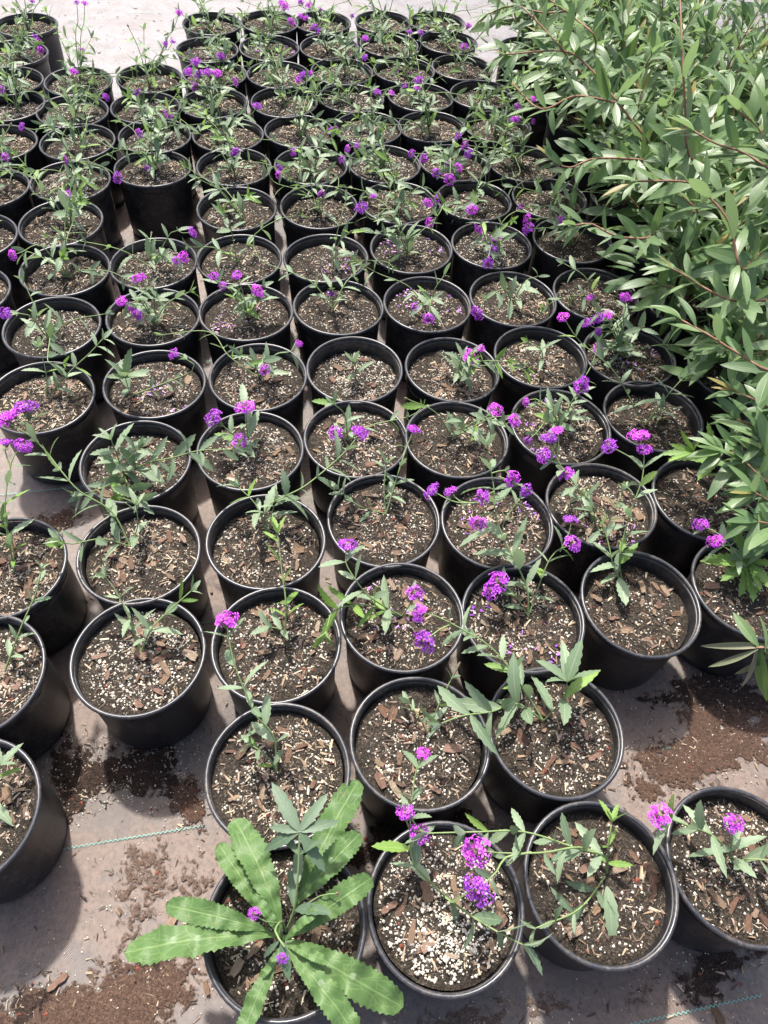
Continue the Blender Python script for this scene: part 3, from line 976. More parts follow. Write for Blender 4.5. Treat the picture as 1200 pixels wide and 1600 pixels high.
# traced stems of the nearer plants: (points as pixel, pixel, metres above the rims), ending, size
F, T, Y, J = 'F', 'T', 'Y', 'J'
TRACED = {
 'v02': [([(700, 1405, -.025), (672, 1378, .02), (645, 1345, .055), (641, 1290, .10), (648, 1215, .145), (661, 1178, .165)], F, .011, .055),
         ([(643, 1322, .08), (650, 1312, .095), (655, 1303, .105)], F, .016, 0), ([(642, 1300, .09), (636, 1285, .115), (633, 1270, .125)], F, .014, 0),
         ([(700, 1405, -.025), (697, 1403, .0), (750, 1440, .025), (800, 1468, .035), (817, 1476, .04)], T, .05, .062)],
 'v03': [([(950, 1365, -.025), (945, 1338, .02), (900, 1325, .055), (820, 1300, .085), (740, 1300, .105), (668, 1302, .115)], T, .04, .052),
         ([(945, 1338, .02), (905, 1324, .055), (850, 1332, .08), (790, 1333, .095), (744, 1329, .105)], F, .0225, .045),
         ([(830, 1332, .085), (790, 1340, .10), (776, 1362, .11), (747, 1389, .115)], F, .0225, .03),
         ([(950, 1365, -.025), (950, 1322, .03), (956, 1285, .055)], Y, .04, .035),
         ([(950, 1380, -.02), (905, 1420, .0), (838, 1450, .03)], T, .03, .04)],
 'v04': [([(1150, 1350, -.025), (1120, 1310, .03), (1075, 1290, .065), (1031, 1274, .095)], F, .0185, .06),
         ([(1150, 1350, -.025), (1142, 1325, .03), (1147, 1287, .08)], F, .0165, .05),
         ([(1150, 1350, -.025), (1170, 1342, .02), (1205, 1345, .035)], T, .04, .06)],
 'v05': [([(432, 1205, -.012), (428, 1152, .04), (400, 1118, .085), (385, 1085, .115), (367, 1040, .15), (357, 995, .18), (355, 969, .195)], F, .0195, .055),
         ([(432, 1205, -.012), (420, 1185, .03), (395, 1165, .06)], T, .03, .04)],
 'v06': [([(668, 1145, -.02), (690, 1092, .045), (716, 1040, .085)], 'S', .02, .035), ([(668, 1145, -.02), (655, 1120, .01), (640, 1100, .02)], T, .03, .03)],
 'v07': [([(850, 1125, -.022), (808, 1100, .03), (768, 1112, .065), (724, 1118, .085), (690, 1130, .09)], T, .05, .078),
         ([(850, 1125, -.022), (800, 1050, .045), (765, 1010, .08), (725, 985, .105), (680, 962, .125), (656, 958, .125)], F, .0175, .062),
         ([(705, 975, .11), (685, 985, .12), (664, 1001, .12)], F, .0205, 0),
         ([(862, 1125, -.022), (880, 1092, .03), (886, 1066, .065)], T, .085, .085)],
 'v08': [([(218, 1018, -.014), (203, 968, .035), (182, 925, .075), (166, 903, .095)], T, .035, .045),
         ([(218, 1018, -.014), (235, 985, .03), (258, 960, .05), (298, 924, .085)], T, .03, .05)],
 'v09': [([(445, 998, -.022), (447, 945, .035), (440, 890, .075), (434, 835, .115)], Y, .045, .055), ([(445, 998, -.022), (440, 985, .0), (425, 980, .02)], T, .05, .05)],
 'v10': [([(628, 962, -.022), (600, 947, .02), (575, 930, .05), (555, 905, .075), (540, 878, .095), (543, 851, .115)], F, .018, .06),
         ([(628, 962, -.022), (640, 945, .025), (648, 927, .055)], F, .018, .04),
         ([(628, 962, -.022), (570, 945, .03), (522, 955, .06), (510, 985, .06)], J, .06, .065)],
 'v11': [([(826, 962, -.022), (822, 915, .03), (785, 837, .09), (774, 800, .125), (772, 765, .155), (767, 735, .18), (762, 700, .21)], T, .05, .075),
         ([(776, 805, .12), (757, 802, .13), (746, 817, .125)], F, .0165, 0), ([(772, 783, .14), (715, 785, .14), (675, 767, .145)], F, .0175, .03),
         ([(740, 786, .14), (718, 783, .14), (704, 768, .145)], F, .0145, 0), ([(772, 768, .155), (762, 772, .165), (753, 776, .165)], F, .0165, 0),
         ([(767, 740, .18), (788, 735, .19), (800, 748, .19)], F, .0175, .03), ([(780, 745, .185), (812, 758, .185), (822, 766, .185)], F, .014, 0),
         ([(826, 962, -.022), (805, 930, .02), (779, 908, .06)], F, .0215, .04), ([(800, 930, .02), (782, 925, .045), (768, 922, .05)], F, .019, 0),
         ([(826, 945, -.01), (860, 872, .06), (895, 850, .09)], F, .019, .05), ([(875, 862, .07), (890, 830, .10), (892, 812, .11)], F, .015, 0)],
 'v12': [([(975, 905, -.028), (968, 872, .02), (985, 800, .095), (1003, 750, .145), (1007, 703, .185)], F, .0165, .06),
         ([(1005, 735, .155), (985, 715, .18), (952, 697, .20)], F, .0175, 0), ([(1006, 712, .18), (1003, 695, .195), (998, 681, .205)], F, .021, 0),
         ([(975, 905, -.028), (960, 890, .0), (945, 830, .05), (925, 800, .08)], T, .04, .055)],
 'v13': [([(1190, 930, -.022), (1150, 870, .05), (1118, 846, .08)], F, .0165, .05), ([(1165, 885, .04), (1130, 840, .08), (1095, 820, .10)], F, .0155, .03)],
 'v15': [([(2, 1050, -.01), (35, 975, .055), (55, 930, .09), (65, 890, .12)], T, .02, .035)],
 'v14': [([(-35, 1270, -.01), (-5, 1215, .03), (0, 1198, .045)], T, .05, .05)],
 'v16': [([(20, 890, -.018), (20, 850, .03), (6, 815, .06)], Y, .04, .04), ([(15, 890, -.018), (8, 800, .08), (18, 722, .135), (36, 697, .155)], F, .0175, .05),
         ([(17, 730, .13), (8, 705, .15), (9, 692, .155)], F, .0155, .03)],
 'v17': [([(202, 850, -.014), (175, 800, .035), (125, 768, .08), (95, 735, .11), (72, 705, .13), (43, 673, .16), (41, 636, .185)], F, .022, .06),
         ([(60, 692, .14), (45, 668, .165), (20, 650, .18)], F, .02, 0), ([(50, 682, .15), (25, 668, .17), (6, 656, .18)], F, .018, 0),
         ([(202, 850, -.014), (160, 842, .03), (112, 850, .065), (95, 845, .08)], T, .04, .05), ([(206, 850, -.014), (215, 822, .03), (213, 790, .065)], T, .05, .055)],
 'v18': [([(418, 835, -.022), (416, 795, .025), (447, 775, .055), (480, 757, .075), (533, 712, .105), (563, 677, .125)], F, .0205, .06),
         ([(418, 835, -.022), (402, 792, .03), (374, 762, .055)], T, .05, .06), ([(418, 835, -.022), (425, 800, .02), (432, 785, .04)], T, .03, .04)],
 'v19': [([(603, 805, -.022), (600, 762, .03), (604, 725, .065)], T, .04, .045), ([(603, 805, -.022), (622, 740, .055), (635, 700, .085), (647, 671, .11)], F, .014, .04),
         ([(603, 805, -.022), (560, 790, .02), (530, 765, .05)], T, .03, .045)],
 'v20': [([(785, 820, -.022), (800, 795, .0), (812, 780, .02)], T, .02, .035)],
 'v21': [([(932, 818, -.022), (925, 790, .02), (905, 765, .055), (884, 740, .085)], F, .0175, .055), ([(932, 818, -.022), (900, 760, .065), (870, 725, .10), (850, 712, .12)], F, .0175, .05),
         ([(880, 735, .095), (862, 700, .13), (858, 686, .14)], F, .0175, .03), ([(870, 722, .105), (873, 690, .14), (870, 674, .15)], F, .0155, 0),
         ([(932, 818, -.022), (942, 830, .0), (958, 802, .035), (972, 768, .07)], T, .04, .06)],
 'v22': [([(1152, 770, -.022), (1140, 728, .045), (1108, 712, .085), (1085, 706, .10)], J, .09, .085)],
 'v23': [([(72, 618, -.022), (72, 582, .035), (62, 545, .08)], T, .035, .05), ([(72, 618, -.022), (110, 580, .04), (140, 552, .08), (160, 530, .11)], T, .035, .05)],
 'v24': [([(205, 618, -.022), (199, 602, .02), (196, 590, .05)], T, .095, .07), ([(215, 618, -.022), (300, 580, .05), (292, 562, .075), (271, 553, .095)], F, .0145, .03)],
 'v25': [([(192, 738, -.022), (186, 720, .03), (174, 688, .085)], T, .05, .065), ([(192, 738, -.022), (228, 724, .03), (270, 715, .06), (312, 704, .09), (365, 702, .11)], T, .05, .065),
         ([(192, 738, -.022), (200, 720, .03), (216, 700, .07)], T, .05, .06), ([(192, 738, -.022), (165, 760, .025), (130, 772, .045)], T, .05, .065), ([(192, 738, -.022), (205, 770, .0), (215, 780, .02)], T, .06, .07)],
 'v26': [([(390, 702, -.022), (386, 672, .04), (384, 637, .095)], F, .021, .07), ([(390, 702, -.022), (362, 677, .045), (334, 653, .085)], F, .021, .055), ([(390, 702, -.022), (386, 696, .02), (375, 689, .05)], F, .018, .04)],
 'v33': [([(556, 590, -.03), (556, 578, .0), (554, 568, .015)], T, .055, .05)],
}
# open heads of the farther plants: pixel, pixel, radius
HEADS = {
 'v27': [(524, 677, .018)], 'v28': [(775, 640, .0185), (803, 657, .0165)], 'v29': [(908, 605, .020), (822, 628, .013), (825, 689, .011), (913, 596, .014)],
 'v30': [(880, 495, .016), (838, 595, .0)], 'v34': [(413, 578, .0155), (467, 537, .010)], 'v35': [(735, 557, .023), (752, 545, .011)], 'v36': [],
 'v37': [(918, 505, .016), (935, 497, .019), (950, 492, .015), (935, 518, .016), (934, 546, .016), (922, 465, .010), (978, 465, .0165)],
 'v38': [(8, 490, .0185)], 'v39': [(205, 480, .018), (215, 492, .016), (190, 471, .016), (213, 436, .014), (221, 433, .013)], 'v40': [(333, 432, .015), (370, 430, .015), (403, 455, .020), (348, 447, .014)],
 'v41': [(518, 458, .013)], 'v42': [(670, 497, .017), (648, 480, .012)], 'v43': [(746, 489, .020)], 'v44': [],
 'v46': [(20, 398, .016)], 'v47': [(287, 402, .018), (300, 363, .0165), (275, 407, .013)], 'v48': [], 'v49': [],
 'v50': [(565, 325, .021), (583, 307, .011)], 'v51': [(773, 375, .019), (770, 392, .017), (762, 411, .0185), (748, 357, .018)],
 'v52': [(825, 357, .020), (823, 342, .016), (812, 325, .012), (875, 345, .0165)], 'v53': [(105, 305, .0165)],
 'v55': [], 'v56': [(502, 302, .013)], 'v57': [(668, 318, .017), (684, 310, .0165)], 'v58': [(737, 328, .020), (671, 348, .015)], 'v59': [],
 'v54': [(230, 262, .009)], 'v61': [(103, 250, .0155), (183, 278, .018)], 'v62': [(34, 198, .014)], 'v63': [(115, 112, .016), (165, 152, .0145)], 'v64': [(128, 78, .011), (120, 4, .011), (132, 5, .013)],
 'v65': [(280, 20, .014), (270, 65, .013), (258, 68, .012)], 'v66': [(262, 178, .0165), (215, 145, .013)], 'v67': [(217, 209, .0165)],
 'v68': [(367, 237, .019)], 'v69': [(437, 262, .014), (458, 238, .016), (436, 273, .013)], 'v70': [(534, 250, .014), (543, 233, .015), (558, 228, .014), (518, 204, .014)],
 'v71': [(643, 240, .015), (663, 248, .016), (682, 271, .017), (702, 280, .020), (716, 262, .016), (700, 255, .013)],
 'v72': [(716, 213, .016), (727, 227, .018), (733, 241, .019), (805, 187, .017)],
 'd4': [(402, 166, .0165)], 'e4': [(522, 203, .014)], 'f4': [(590, 144, .014), (612, 145, .012)], 'g4': [(655, 125, .018), (652, 138, .014), (632, 135, .010)], 'h4': [(810, 167, .018), (800, 190, .018), (834, 155, .013), (833, 190, .012)],
 'd3': [(305, 97, .019), (295, 113, .0185), (310, 117, .02), (325, 113, .02), (340, 115, .0185), (305, 135, .019), (367, 128, .016)],
 'e3': [(425, 124, .0), ], 'f3': [(472, 119, .018), (465, 125, .014), (485, 115, .012)], 'h3': [], 'g3': [(570, 90, .013), (588, 144, .012)],
 'd2': [(345, 88, .020)], 'e2': [], 'f2': [(570, 60, .013), (571, 90, .014)], 'g2': [(640, 50, .012), (657, 51, .013)], 'h2': [(726, 73, .018)],
 'd1': [], 'e1': [(455, 34, .018), (445, 10, .02), (470, 25, .014)], 'f1': [(490, 42, .018), (478, 28, .014), (497, 48, .015)], 'g1': [(572, 60, .012)], 'h1': [(732, 40, .015)],
 'd0': [], 'e0': [(440, 4, .016)], 'f0': [(482, 8, .016), (500, 14, .012), (470, 3, .015)], 'g0': [(550, 25, .012)], 'h0': [],
 'a1': [(50, 2, .012)], 'a2': [(60, 65, .015), (63, 78, .014), (55, 57, .012)], 'a3': [(2, 140, .015)], 'a4': [(8, 246, .013)], 'a5': [(5, 285, .0)], 'a6': [], 'a7': [], 'a35': [(33, 201, .0)],
}
NUM = ['no', 'one', 'two', 'three', 'four', 'five', 'six', 'seven', 'eight', 'nine', 'ten', 'eleven']
PLANT_LABEL = {
 'v02': 'verbena with pairs of toothed leaves rooted in the front pot heaped with perlite',
 'v03': 'sprawling verbena whose long stems carry two round violet heads over the perlite pot',
 'v04': 'broad-leaved verbena with two violet heads in the right end pot of front row',
 'v05': 'tall thin verbena with one violet head leaning left, behind the pale weed',
 'v06': 'small verbena shoot with a seed spike, in second row pot behind the perlite pot',
 'v33': 'tiny cutting of only two grey green leaves in the deep central pot',
 'v24': 'verbena with a star of broad grey green leaves in left pot, sixth row from front',
}
def build_verbena(n):
    i, j, x, y = POTS[n]
    r = random.Random('p' + n)
    tr = TRACED.get(n)
    hs = [h for h in HEADS.get(n, []) if h[2] > 0]
    zt = SOILTOP[n] - HP
    if tr:
        base = at(*tr[0][0][0]); base.z = SOILTOP[n] - 0.006
        dd = Vector((base.x - x, base.y - y, 0))
        if dd.length > 0.095:
            dd *= 0.095 / dd.length
            base.x, base.y = x + dd.x, y + dd.y
    else:
        base = Vector((x + r.uniform(-.02, .02), y + r.uniform(-.02, .02), SOILTOP[n] - 0.006))
    nh = len(hs) if not tr else sum(1 for s in tr if s[1] == F)
    d = ('leafy verbena without open flowers' if nh == 0 else 'verbena with one violet head' if nh == 1 else 'verbena with %s violet heads' % NUM[nh])
    lab = PLANT_LABEL.get(n, d + ', in pot ' + PLACE[n])
    p = Plant('verbena_plant', base, lab, 'plant', 'verbena plants in the pots', 'pl' + n)
    if tr:
        for k, (pts, end, size, L) in enumerate(tr):
            W3 = P3(pts)
            if pts[0][2] < 0:
                W3[0] = base.copy()
            path = p.stem(W3, 0.0021 if len(pts) > 3 else 0.0016, 0.0011)
            dd = (path[-1] - path[-2]).normalized()
            if L:
                pool = {Y: YOUNG, J: JAG}.get(end, VERB)
                p.pairs(path, L, 0.036, pool, 0.15 if pts[0][2] < 0 else 0.3, 0.9, 0.75, young_tip=(end == T and j < 3 and k % 2 == 1))
            if end == F:
                p.head(path[-1], dd, size)
            elif end == 'S':
                h = new_obj('seed_spike', CALYX[2], p.root, Matrix.Translation(path[-1]) @ dd.to_track_quat('Z', 'Y').to_matrix().to_4x4() @ Matrix.Diagonal((.006, .006, .016, 1)))
            else:
                p.tuft(path[-1], dd, size * 0.8 + 0.008, 4 if size < .07 else 6, {Y: YOUNG, J: JAG}.get(end, VERB))
        if n == 'v03':
            p.leaf_to(at(948, 1385, -.01), at(966, 1476, -.012), W=1.0)
        if n == 'v12':
            p.leaf_to(at(968, 903, -.01), at(979, 945, .0), W=1.3)
    else:
        # every open head gets its own arching stem from the crown of the plant
        for (hx, hy, R) in hs:
            best = None
            for h in np.linspace(0.05, 0.27, 23):
                q = at(hx, hy, float(h))
                dist = math.hypot(q.x - base.x, q.y - base.y)
                c = dist + 0.25 * abs(h - 0.15)
                if best is None or c < best[0]:
                    best = (c, q)
            q = best[1]
            mid = base.lerp(q, 0.45); mid.z += 0.02 + 0.04 * r.random()
            mid += Vector((r.gauss(0, .012), r.gauss(0, .012), 0))
            mid2 = base.lerp(q, 0.8); mid2.z = max(mid.z + 0.005, base.z + (q.z - base.z) * 0.78)
            path = p.stem([base, mid, mid2, q], 0.0019, 0.001)
            p.pairs(path, 0.056, 0.038, VERB, 0.12, 0.85, 0.55)
            p.head(path[-1], (path[-1] - path[-3]).normalized(), R * 0.92)
        ns = r.choice((2, 2, 3)) if len(hs) < 3 else 1
        ns = max(1, ns - 1) if j <= 5 else ns + 1 if j > 7 else ns
        for _w in range((1 if r.random() < 0.5 else 0) if j < 6 else r.choice((1, 1, 2))):      # a wiry stem sprawling over the neighbouring pot
            a = r.uniform(0, 6.28)
            S, H = r.uniform(0.16, 0.27), r.uniform(0.05, 0.12)
            dv = Vector((math.cos(a), math.sin(a), 0))
            path = p.stem([base, base + dv * S * .3 + Vector((0, 0, H * .75)), base + dv * S * .7 + Vector((r.gauss(0, .02), r.gauss(0, .02), H * 1.05)), base + dv * S + Vector((0, 0, H * r.uniform(.9, 1.5)))], 0.0017, 0.0009)
            p.pairs(path, 0.050, 0.052, VERB, 0.2, 0.95, 0.6, skip=0.25)
            p.tuft(path[-1], (path[-1] - path[-2]).normalized(), 0.026, 3, YOUNG)
        for q in range(ns):
            a = r.uniform(0, 6.28)
            H, S = r.uniform(0.05, 0.20) * (1.2 if j > 6 else 1), r.uniform(0.03, 0.16)
            e = base + Vector((S * math.cos(a), S * math.sin(a), H))
            mid = base.lerp(e, 0.5) + Vector((0, 0, 0.02)) - Vector((math.cos(a), math.sin(a), 0)) * 0.01
            path = p.stem([base, mid, e], 0.0019, 0.001)
            p.pairs(path, 0.054, 0.040, VERB, 0.08, 0.95, 0.7, young_tip=r.random() < 0.45, skip=0.2)
            tipd = (path[-1] - path[-2]).normalized()
            if r.random() < 0.25:                          # spent flower spike
                new_obj('seed_head', CALYX[r.choice((1, 2, 3))], p.root, Matrix.Translation(path[-1]) @ tipd.to_track_quat('Z', 'Y').to_matrix().to_4x4() @ Matrix.Scale(r.uniform(.006, .009), 4))
            else:
                p.tuft(path[-1], tipd, 0.034, 4, YOUNG if r.random() < 0.5 else VERB)
    return p
for n in POTS:
    if n != 'weed':
        build_verbena(n)

# ------------------------------------------------------------------ the pale weed and the verbena in its pot
def build_weed():
    x, y = POTS['weed'][2:]
    base = at(440, 1478, -.02); base.z = SOILTOP['weed'] - 0.004
    p = Plant('rosette_weed', base, 'big pale green rosette weed with long wavy leaves in the front pot', 'weed', None, 'weed')
    c = at(440, 1472, .0)
    L = [((418, 1462, .02), (192, 1480, .05), 1.05, 0), ((412, 1452, .025), (264, 1411, .07), 0.92, 1), ((437, 1440, .025), (376, 1276, .075), 1.1, 0),
         ((415, 1432, .01), (342, 1318, .05), 1.15, 2), ((452, 1462, .02), (577, 1372, .075), 1.15, 1), ((452, 1470, .015), (626, 1572, .035), 1.0, 2),
         ((448, 1482, .02), (562, 1612, .045), 1.0, 0), ((436, 1490, .015), (372, 1622, .04), 1.1, 1), ((465, 1410, .02), (560, 1300, .055), 1.2, 2),
         ((470, 1400, .005), (552, 1212, .05), 0.95, 3), ((440, 1465, .03), (402, 1400, .07), .9, 1), ((448, 1465, .03), (497, 1420, .07), .9, 2), ((440, 1478, .03), (415, 1520, .05), .9, 0), ((452, 1478, .03), (508, 1500, .06), .9, 3)]
    drops = {0: ((.52, .0), (.68, .01)), 5: ((.6, -.01),), 6: ((.5, -.02),), 8: ((.6, -.02),)}
    rs = random.Random(3)
    seg, rg = 8, 4
    V, Fc = [(0, 0, 0.55)], []
    for a in range(1, rg + 1):
        th = math.radians(95 * a / rg)
        for k in range(seg):
            V.append((math.sin(th) * math.cos(6.283 * k / seg), math.sin(th) * math.sin(6.283 * k / seg), 0.55 * math.cos(th)))
    Fc += [(0, 1 + k, 1 + (k + 1) % seg) for k in range(seg)]
    Fc += [(1 + a * seg + k, 1 + (a + 1) * seg + k, 1 + (a + 1) * seg + (k + 1) % seg, 1 + a * seg + (k + 1) % seg) for a in range(rg - 1) for k in range(seg)]
    drop = make_mesh('water_drop', V, Fc, M_DROP)
    for k, (a, b, w, v) in enumerate(L):
        A, B = at(*a), at(*b)
        d = B - A
        A2 = A - d * 0.06
        d = B - A2
        o = new_obj('leaf', WEED[(k + v) % 5], p.root, leaf_matrix(A2 - p.b, d, Vector((rs.gauss(0, .12), rs.gauss(0, .12), 1)), d.length, w))
        for (t, u) in drops.get(k, ()):
            cu = 0.06 + 0.07 * (((k + v) % 5) % 3)
            s = rs.uniform(0.02, 0.034)
            new_obj('water_drop', drop, o, Matrix.Translation((u, t, -(0.13 + 0.10 * (((k + v) % 5) % 3)) * t * t + 0.08 * math.sin(math.pi * t) + 0.012)) @ Matrix.Diagonal((s / w, s, s, 1)))
    q = Plant('verbena_plant', at(447, 1455, -.02), 'dark verbena with wilted buds growing up through the pale weed', 'plant', 'verbena plants in the pots', 'weedv')
    path = q.stem(P3([(447, 1455, -.022), (440, 1440, .04), (430, 1455, .075), (445, 1480, .09)]), 0.0022, 0.0014)
    q.head(at(397, 1427, .09) - q.b, Vector((-.3, 0, 1)), 0.009)
    q.stem(P3([(436, 1442, .04), (415, 1440, .07), (397, 1429, .088)]), 0.0012, 0.0009)
    q.head(at(441, 1497, .085) - q.b, Vector((0, -.3, 1)), 0.008)
    q.leaf_to(at(440, 1470, .085), at(452, 1535, .07), DARKV, W=1.1)
    q.leaf_to(at(436, 1470, .08), at(405, 1500, .06), DARKV, W=0.8)
    path = q.stem(P3([(447, 1455, -.022), (460, 1420, .03), (466, 1360, .085), (468, 1298, .125)]), 0.0022, 0.0014)
    q.pairs(path, 0.06, 0.036, DARKV, 0.25, 0.9, 0.9)
    for (ex, ey, h) in ((424, 1220, .135), (404, 1328, .105), (510, 1364, .10), (512, 1238, .14), (418, 1290, .12), (530, 1280, .13)):
        q.leaf_to(at(468, 1299, .125), at(ex, ey, h), DARKV, W=1.0)
    q.stem(P3([(470, 1420, .03), (500, 1400, .06), (527, 1396, .075)]), 0.0011, 0.0009)
    new_obj('seed_head', CALYX[0], q.root, Matrix.Translation(at(527, 1396, .075) - q.b) @ Matrix.Scale(0.008, 4))
build_weed()

# light green jagged weed at the right edge
def build_jag_weed():
    c = at(1172, 878, .03)
    b = at(1185, 905, -.025); b.z = SOILTOP['v13'] - 0.006
    p = Plant('jagged_weed', b, 'fresh green weed with jagged leaves at the right edge', 'weed', None, 'jag')
    p.stem([b, b.lerp(c, .6), c], 0.003, 0.002)
    for (ex, ey, h) in ((1098, 872, .05), (1140, 812, .09), (1128, 905, .03), (1192, 918, .04), (1180, 940, .01), (1205, 835, .08), (1225, 880, .06), (1215, 925, .04), (1160, 930, .01)):
        p.leaf_to(c, at(ex, ey, h), JAG, W=1.25)
    p.tuft(c - p.b, Vector((0, -.2, 1)).normalized(), 0.035, 5, JAG)
build_jag_weed()
# ------------------------------------------------------------------ leafy shrubs on the right
SHRUB_SPOTS = {}
def shrub_spot(i, j, dx=0, dy=0):
    x, y = grid(i, j)
    return (x + dx, y + dy)
SHRUBS = [
    # name key, x, y, height above rim, spread, branches, label
    ('s1', *shrub_spot(4.15, 3.54), .22, .16, 7, 'small leafy shrub, the lowest of the bushes on the right'),
    ('s2', *shrub_spot(4.1, 4.75), .30, .20, 9, 'leafy shrub directly behind the lowest bush, overhanging the verbena pots'),
    ('s3', *shrub_spot(4.25, 5.9), .36, .22, 10, 'leafy green shrub whose low branches point left at the verbena rows'),
    ('s4', *shrub_spot(4.25, 7.0), .40, .24, 11, 'leafy shrub beside the ninth verbena row, low branch pointing left'),
    ('s5', *shrub_spot(4.4, 8.1), .44, .26, 12, 'leafy shrub with a reddish branch arching up to the left'),
    ('s6', *shrub_spot(4.3, 9.2), .42, .24, 11, 'leafy shrub with bronze tips reaching over the far verbena pots'),
    ('s7', *shrub_spot(4.2, 10.4), .40, .24, 10, 'farthest leafy shrub against the top edge beside the pale mat'),
    ('s8', *shrub_spot(5.3, 4.1), .36, .22, 10, 'leafy shrub cut by the right edge, just right of the lowest bush'),
    ('s9', *shrub_spot(5.35, 5.3), .44, .24, 11, 'leafy shrub at the right edge with a brown twig bending left'),
    ('s10', *shrub_spot(5.35, 6.5), .50, .26, 13, 'tall leafy shrub with one straight dark upright stem'),
    ('s11', *shrub_spot(5.4, 7.8), .52, .26, 12, 'tall leafy shrub filling the upper right of the bushes'),
    ('s12', *shrub_spot(6.2, 5.9), .50, .24, 9, 'leafy shrub in the upper right corner with pale felted shoots'),
    ('s13', *shrub_spot(5.35, 9.1), .48, .26, 9, 'leafy shrub at the top edge right of the bronze tipped one'),
    ('s14', *shrub_spot(5.3, 10.4), .50, .26, 10, 'leafy shrub at the top edge, second from the pale mat'),
    ('s15', *shrub_spot(6.3, 7.3), .54, .26, 9, 'leafy shrub in the top right corner behind the upright stem'),
    ('s16', *shrub_spot(6.3, 8.6), .54, .26, 9, 'leafy shrub at the top edge behind the tall upright stem'),
    ('s17', *shrub_spot(4.2, 11.7), .46, .24, 9, 'leafy shrub peeking in at the top edge behind the farthest pots'),
    ('s18', *shrub_spot(6.4, 10.0), .58, .27, 8, 'leafy shrub at the top edge toward the right corner'),
    ('s19', *shrub_spot(7.3, 8.0), .60, .27, 8, 'leafy shrub farthest right along the top edge'),
    ('s20', *shrub_spot(5.3, 11.6), .52, .26, 8, 'leafy shrub at the top edge straight behind the arching reddish branch'),
]
SHRUB_OBJ = {}
_sp = ['lowest shrub', 'second shrub counted from the lowest one', 'third shrub counted from the lowest one', 'fourth shrub counted from the lowest one',
       'shrub with the arching reddish branch', 'bronze tipped shrub', 'shrub beside the pale mat', 'shrub cut by the right edge', 'shrub with the bent brown twig',
       'shrub with the straight upright stem', 'shrub filling the upper right', 'shrub with pale felted shoots', 'shrub right of the bronze tipped one',
       'shrub at the top edge', 'shrub in the top right corner', 'shrub behind the upright stem', 'shrub peeking in behind the farthest pots',
       'shrub toward the right corner', 'shrub farthest right at the top', 'shrub straight behind the arching branch']
POT_UNDER = {'s%d' % (k + 1): 'black pot half hidden under the ' + t for k, t in enumerate(_sp)}

def branch_leaves(p, path, L, spacing, start=0.15, count=None, drop=0.15):
    r = p.r
    tot = [0.0]
    for a, b in zip(path, path[1:]):
        tot.append(tot[-1] + (b - a).length)
    s, az = tot[-1] * start, r.uniform(0, 6.28)
    while s < tot[-1]:
        k = max(1, next(i for i, t in enumerate(tot) if t >= s))
        d = (path[k] - path[k - 1]).normalized()
        x = d.orthogonal().normalized(); y = d.cross(x)
        out = x * math.cos(az) + y * math.sin(az)
        f = s / tot[-1]
        th = math.radians((62 - 22 * f) + r.gauss(0, 9))
        ld = d * math.cos(th) + out * math.sin(th)
        ld.z += 0.10 - drop * r.random()
        nrm = Vector((r.gauss(0, .35), r.gauss(-.1, .35), 1)) + d * 0.6
        p.leaf(path[k], ld, L * r.uniform(0.58, 1.25) * (0.75 + 0.25 * math.sin(math.pi * min(1, f + .1))), SHRUB, nrm, r.uniform(0.85, 1.2))
        az += 2.4 + r.gauss(0, .25)
        s += spacing * r.uniform(0.7, 1.3)
    d = (path[-1] - path[-2]).normalized()
    x = d.orthogonal().normalized(); y = d.cross(x)
    for q in range(4):
        a = q * 1.7
        out = x * math.cos(a) + y * math.sin(a)
        p.leaf(path[-1], d + out * r.uniform(.25, .6), L * r.uniform(.45, .75), BRONZE if r.random() < .2 else SHRUB, Vector((0, 0, 1)), .85)

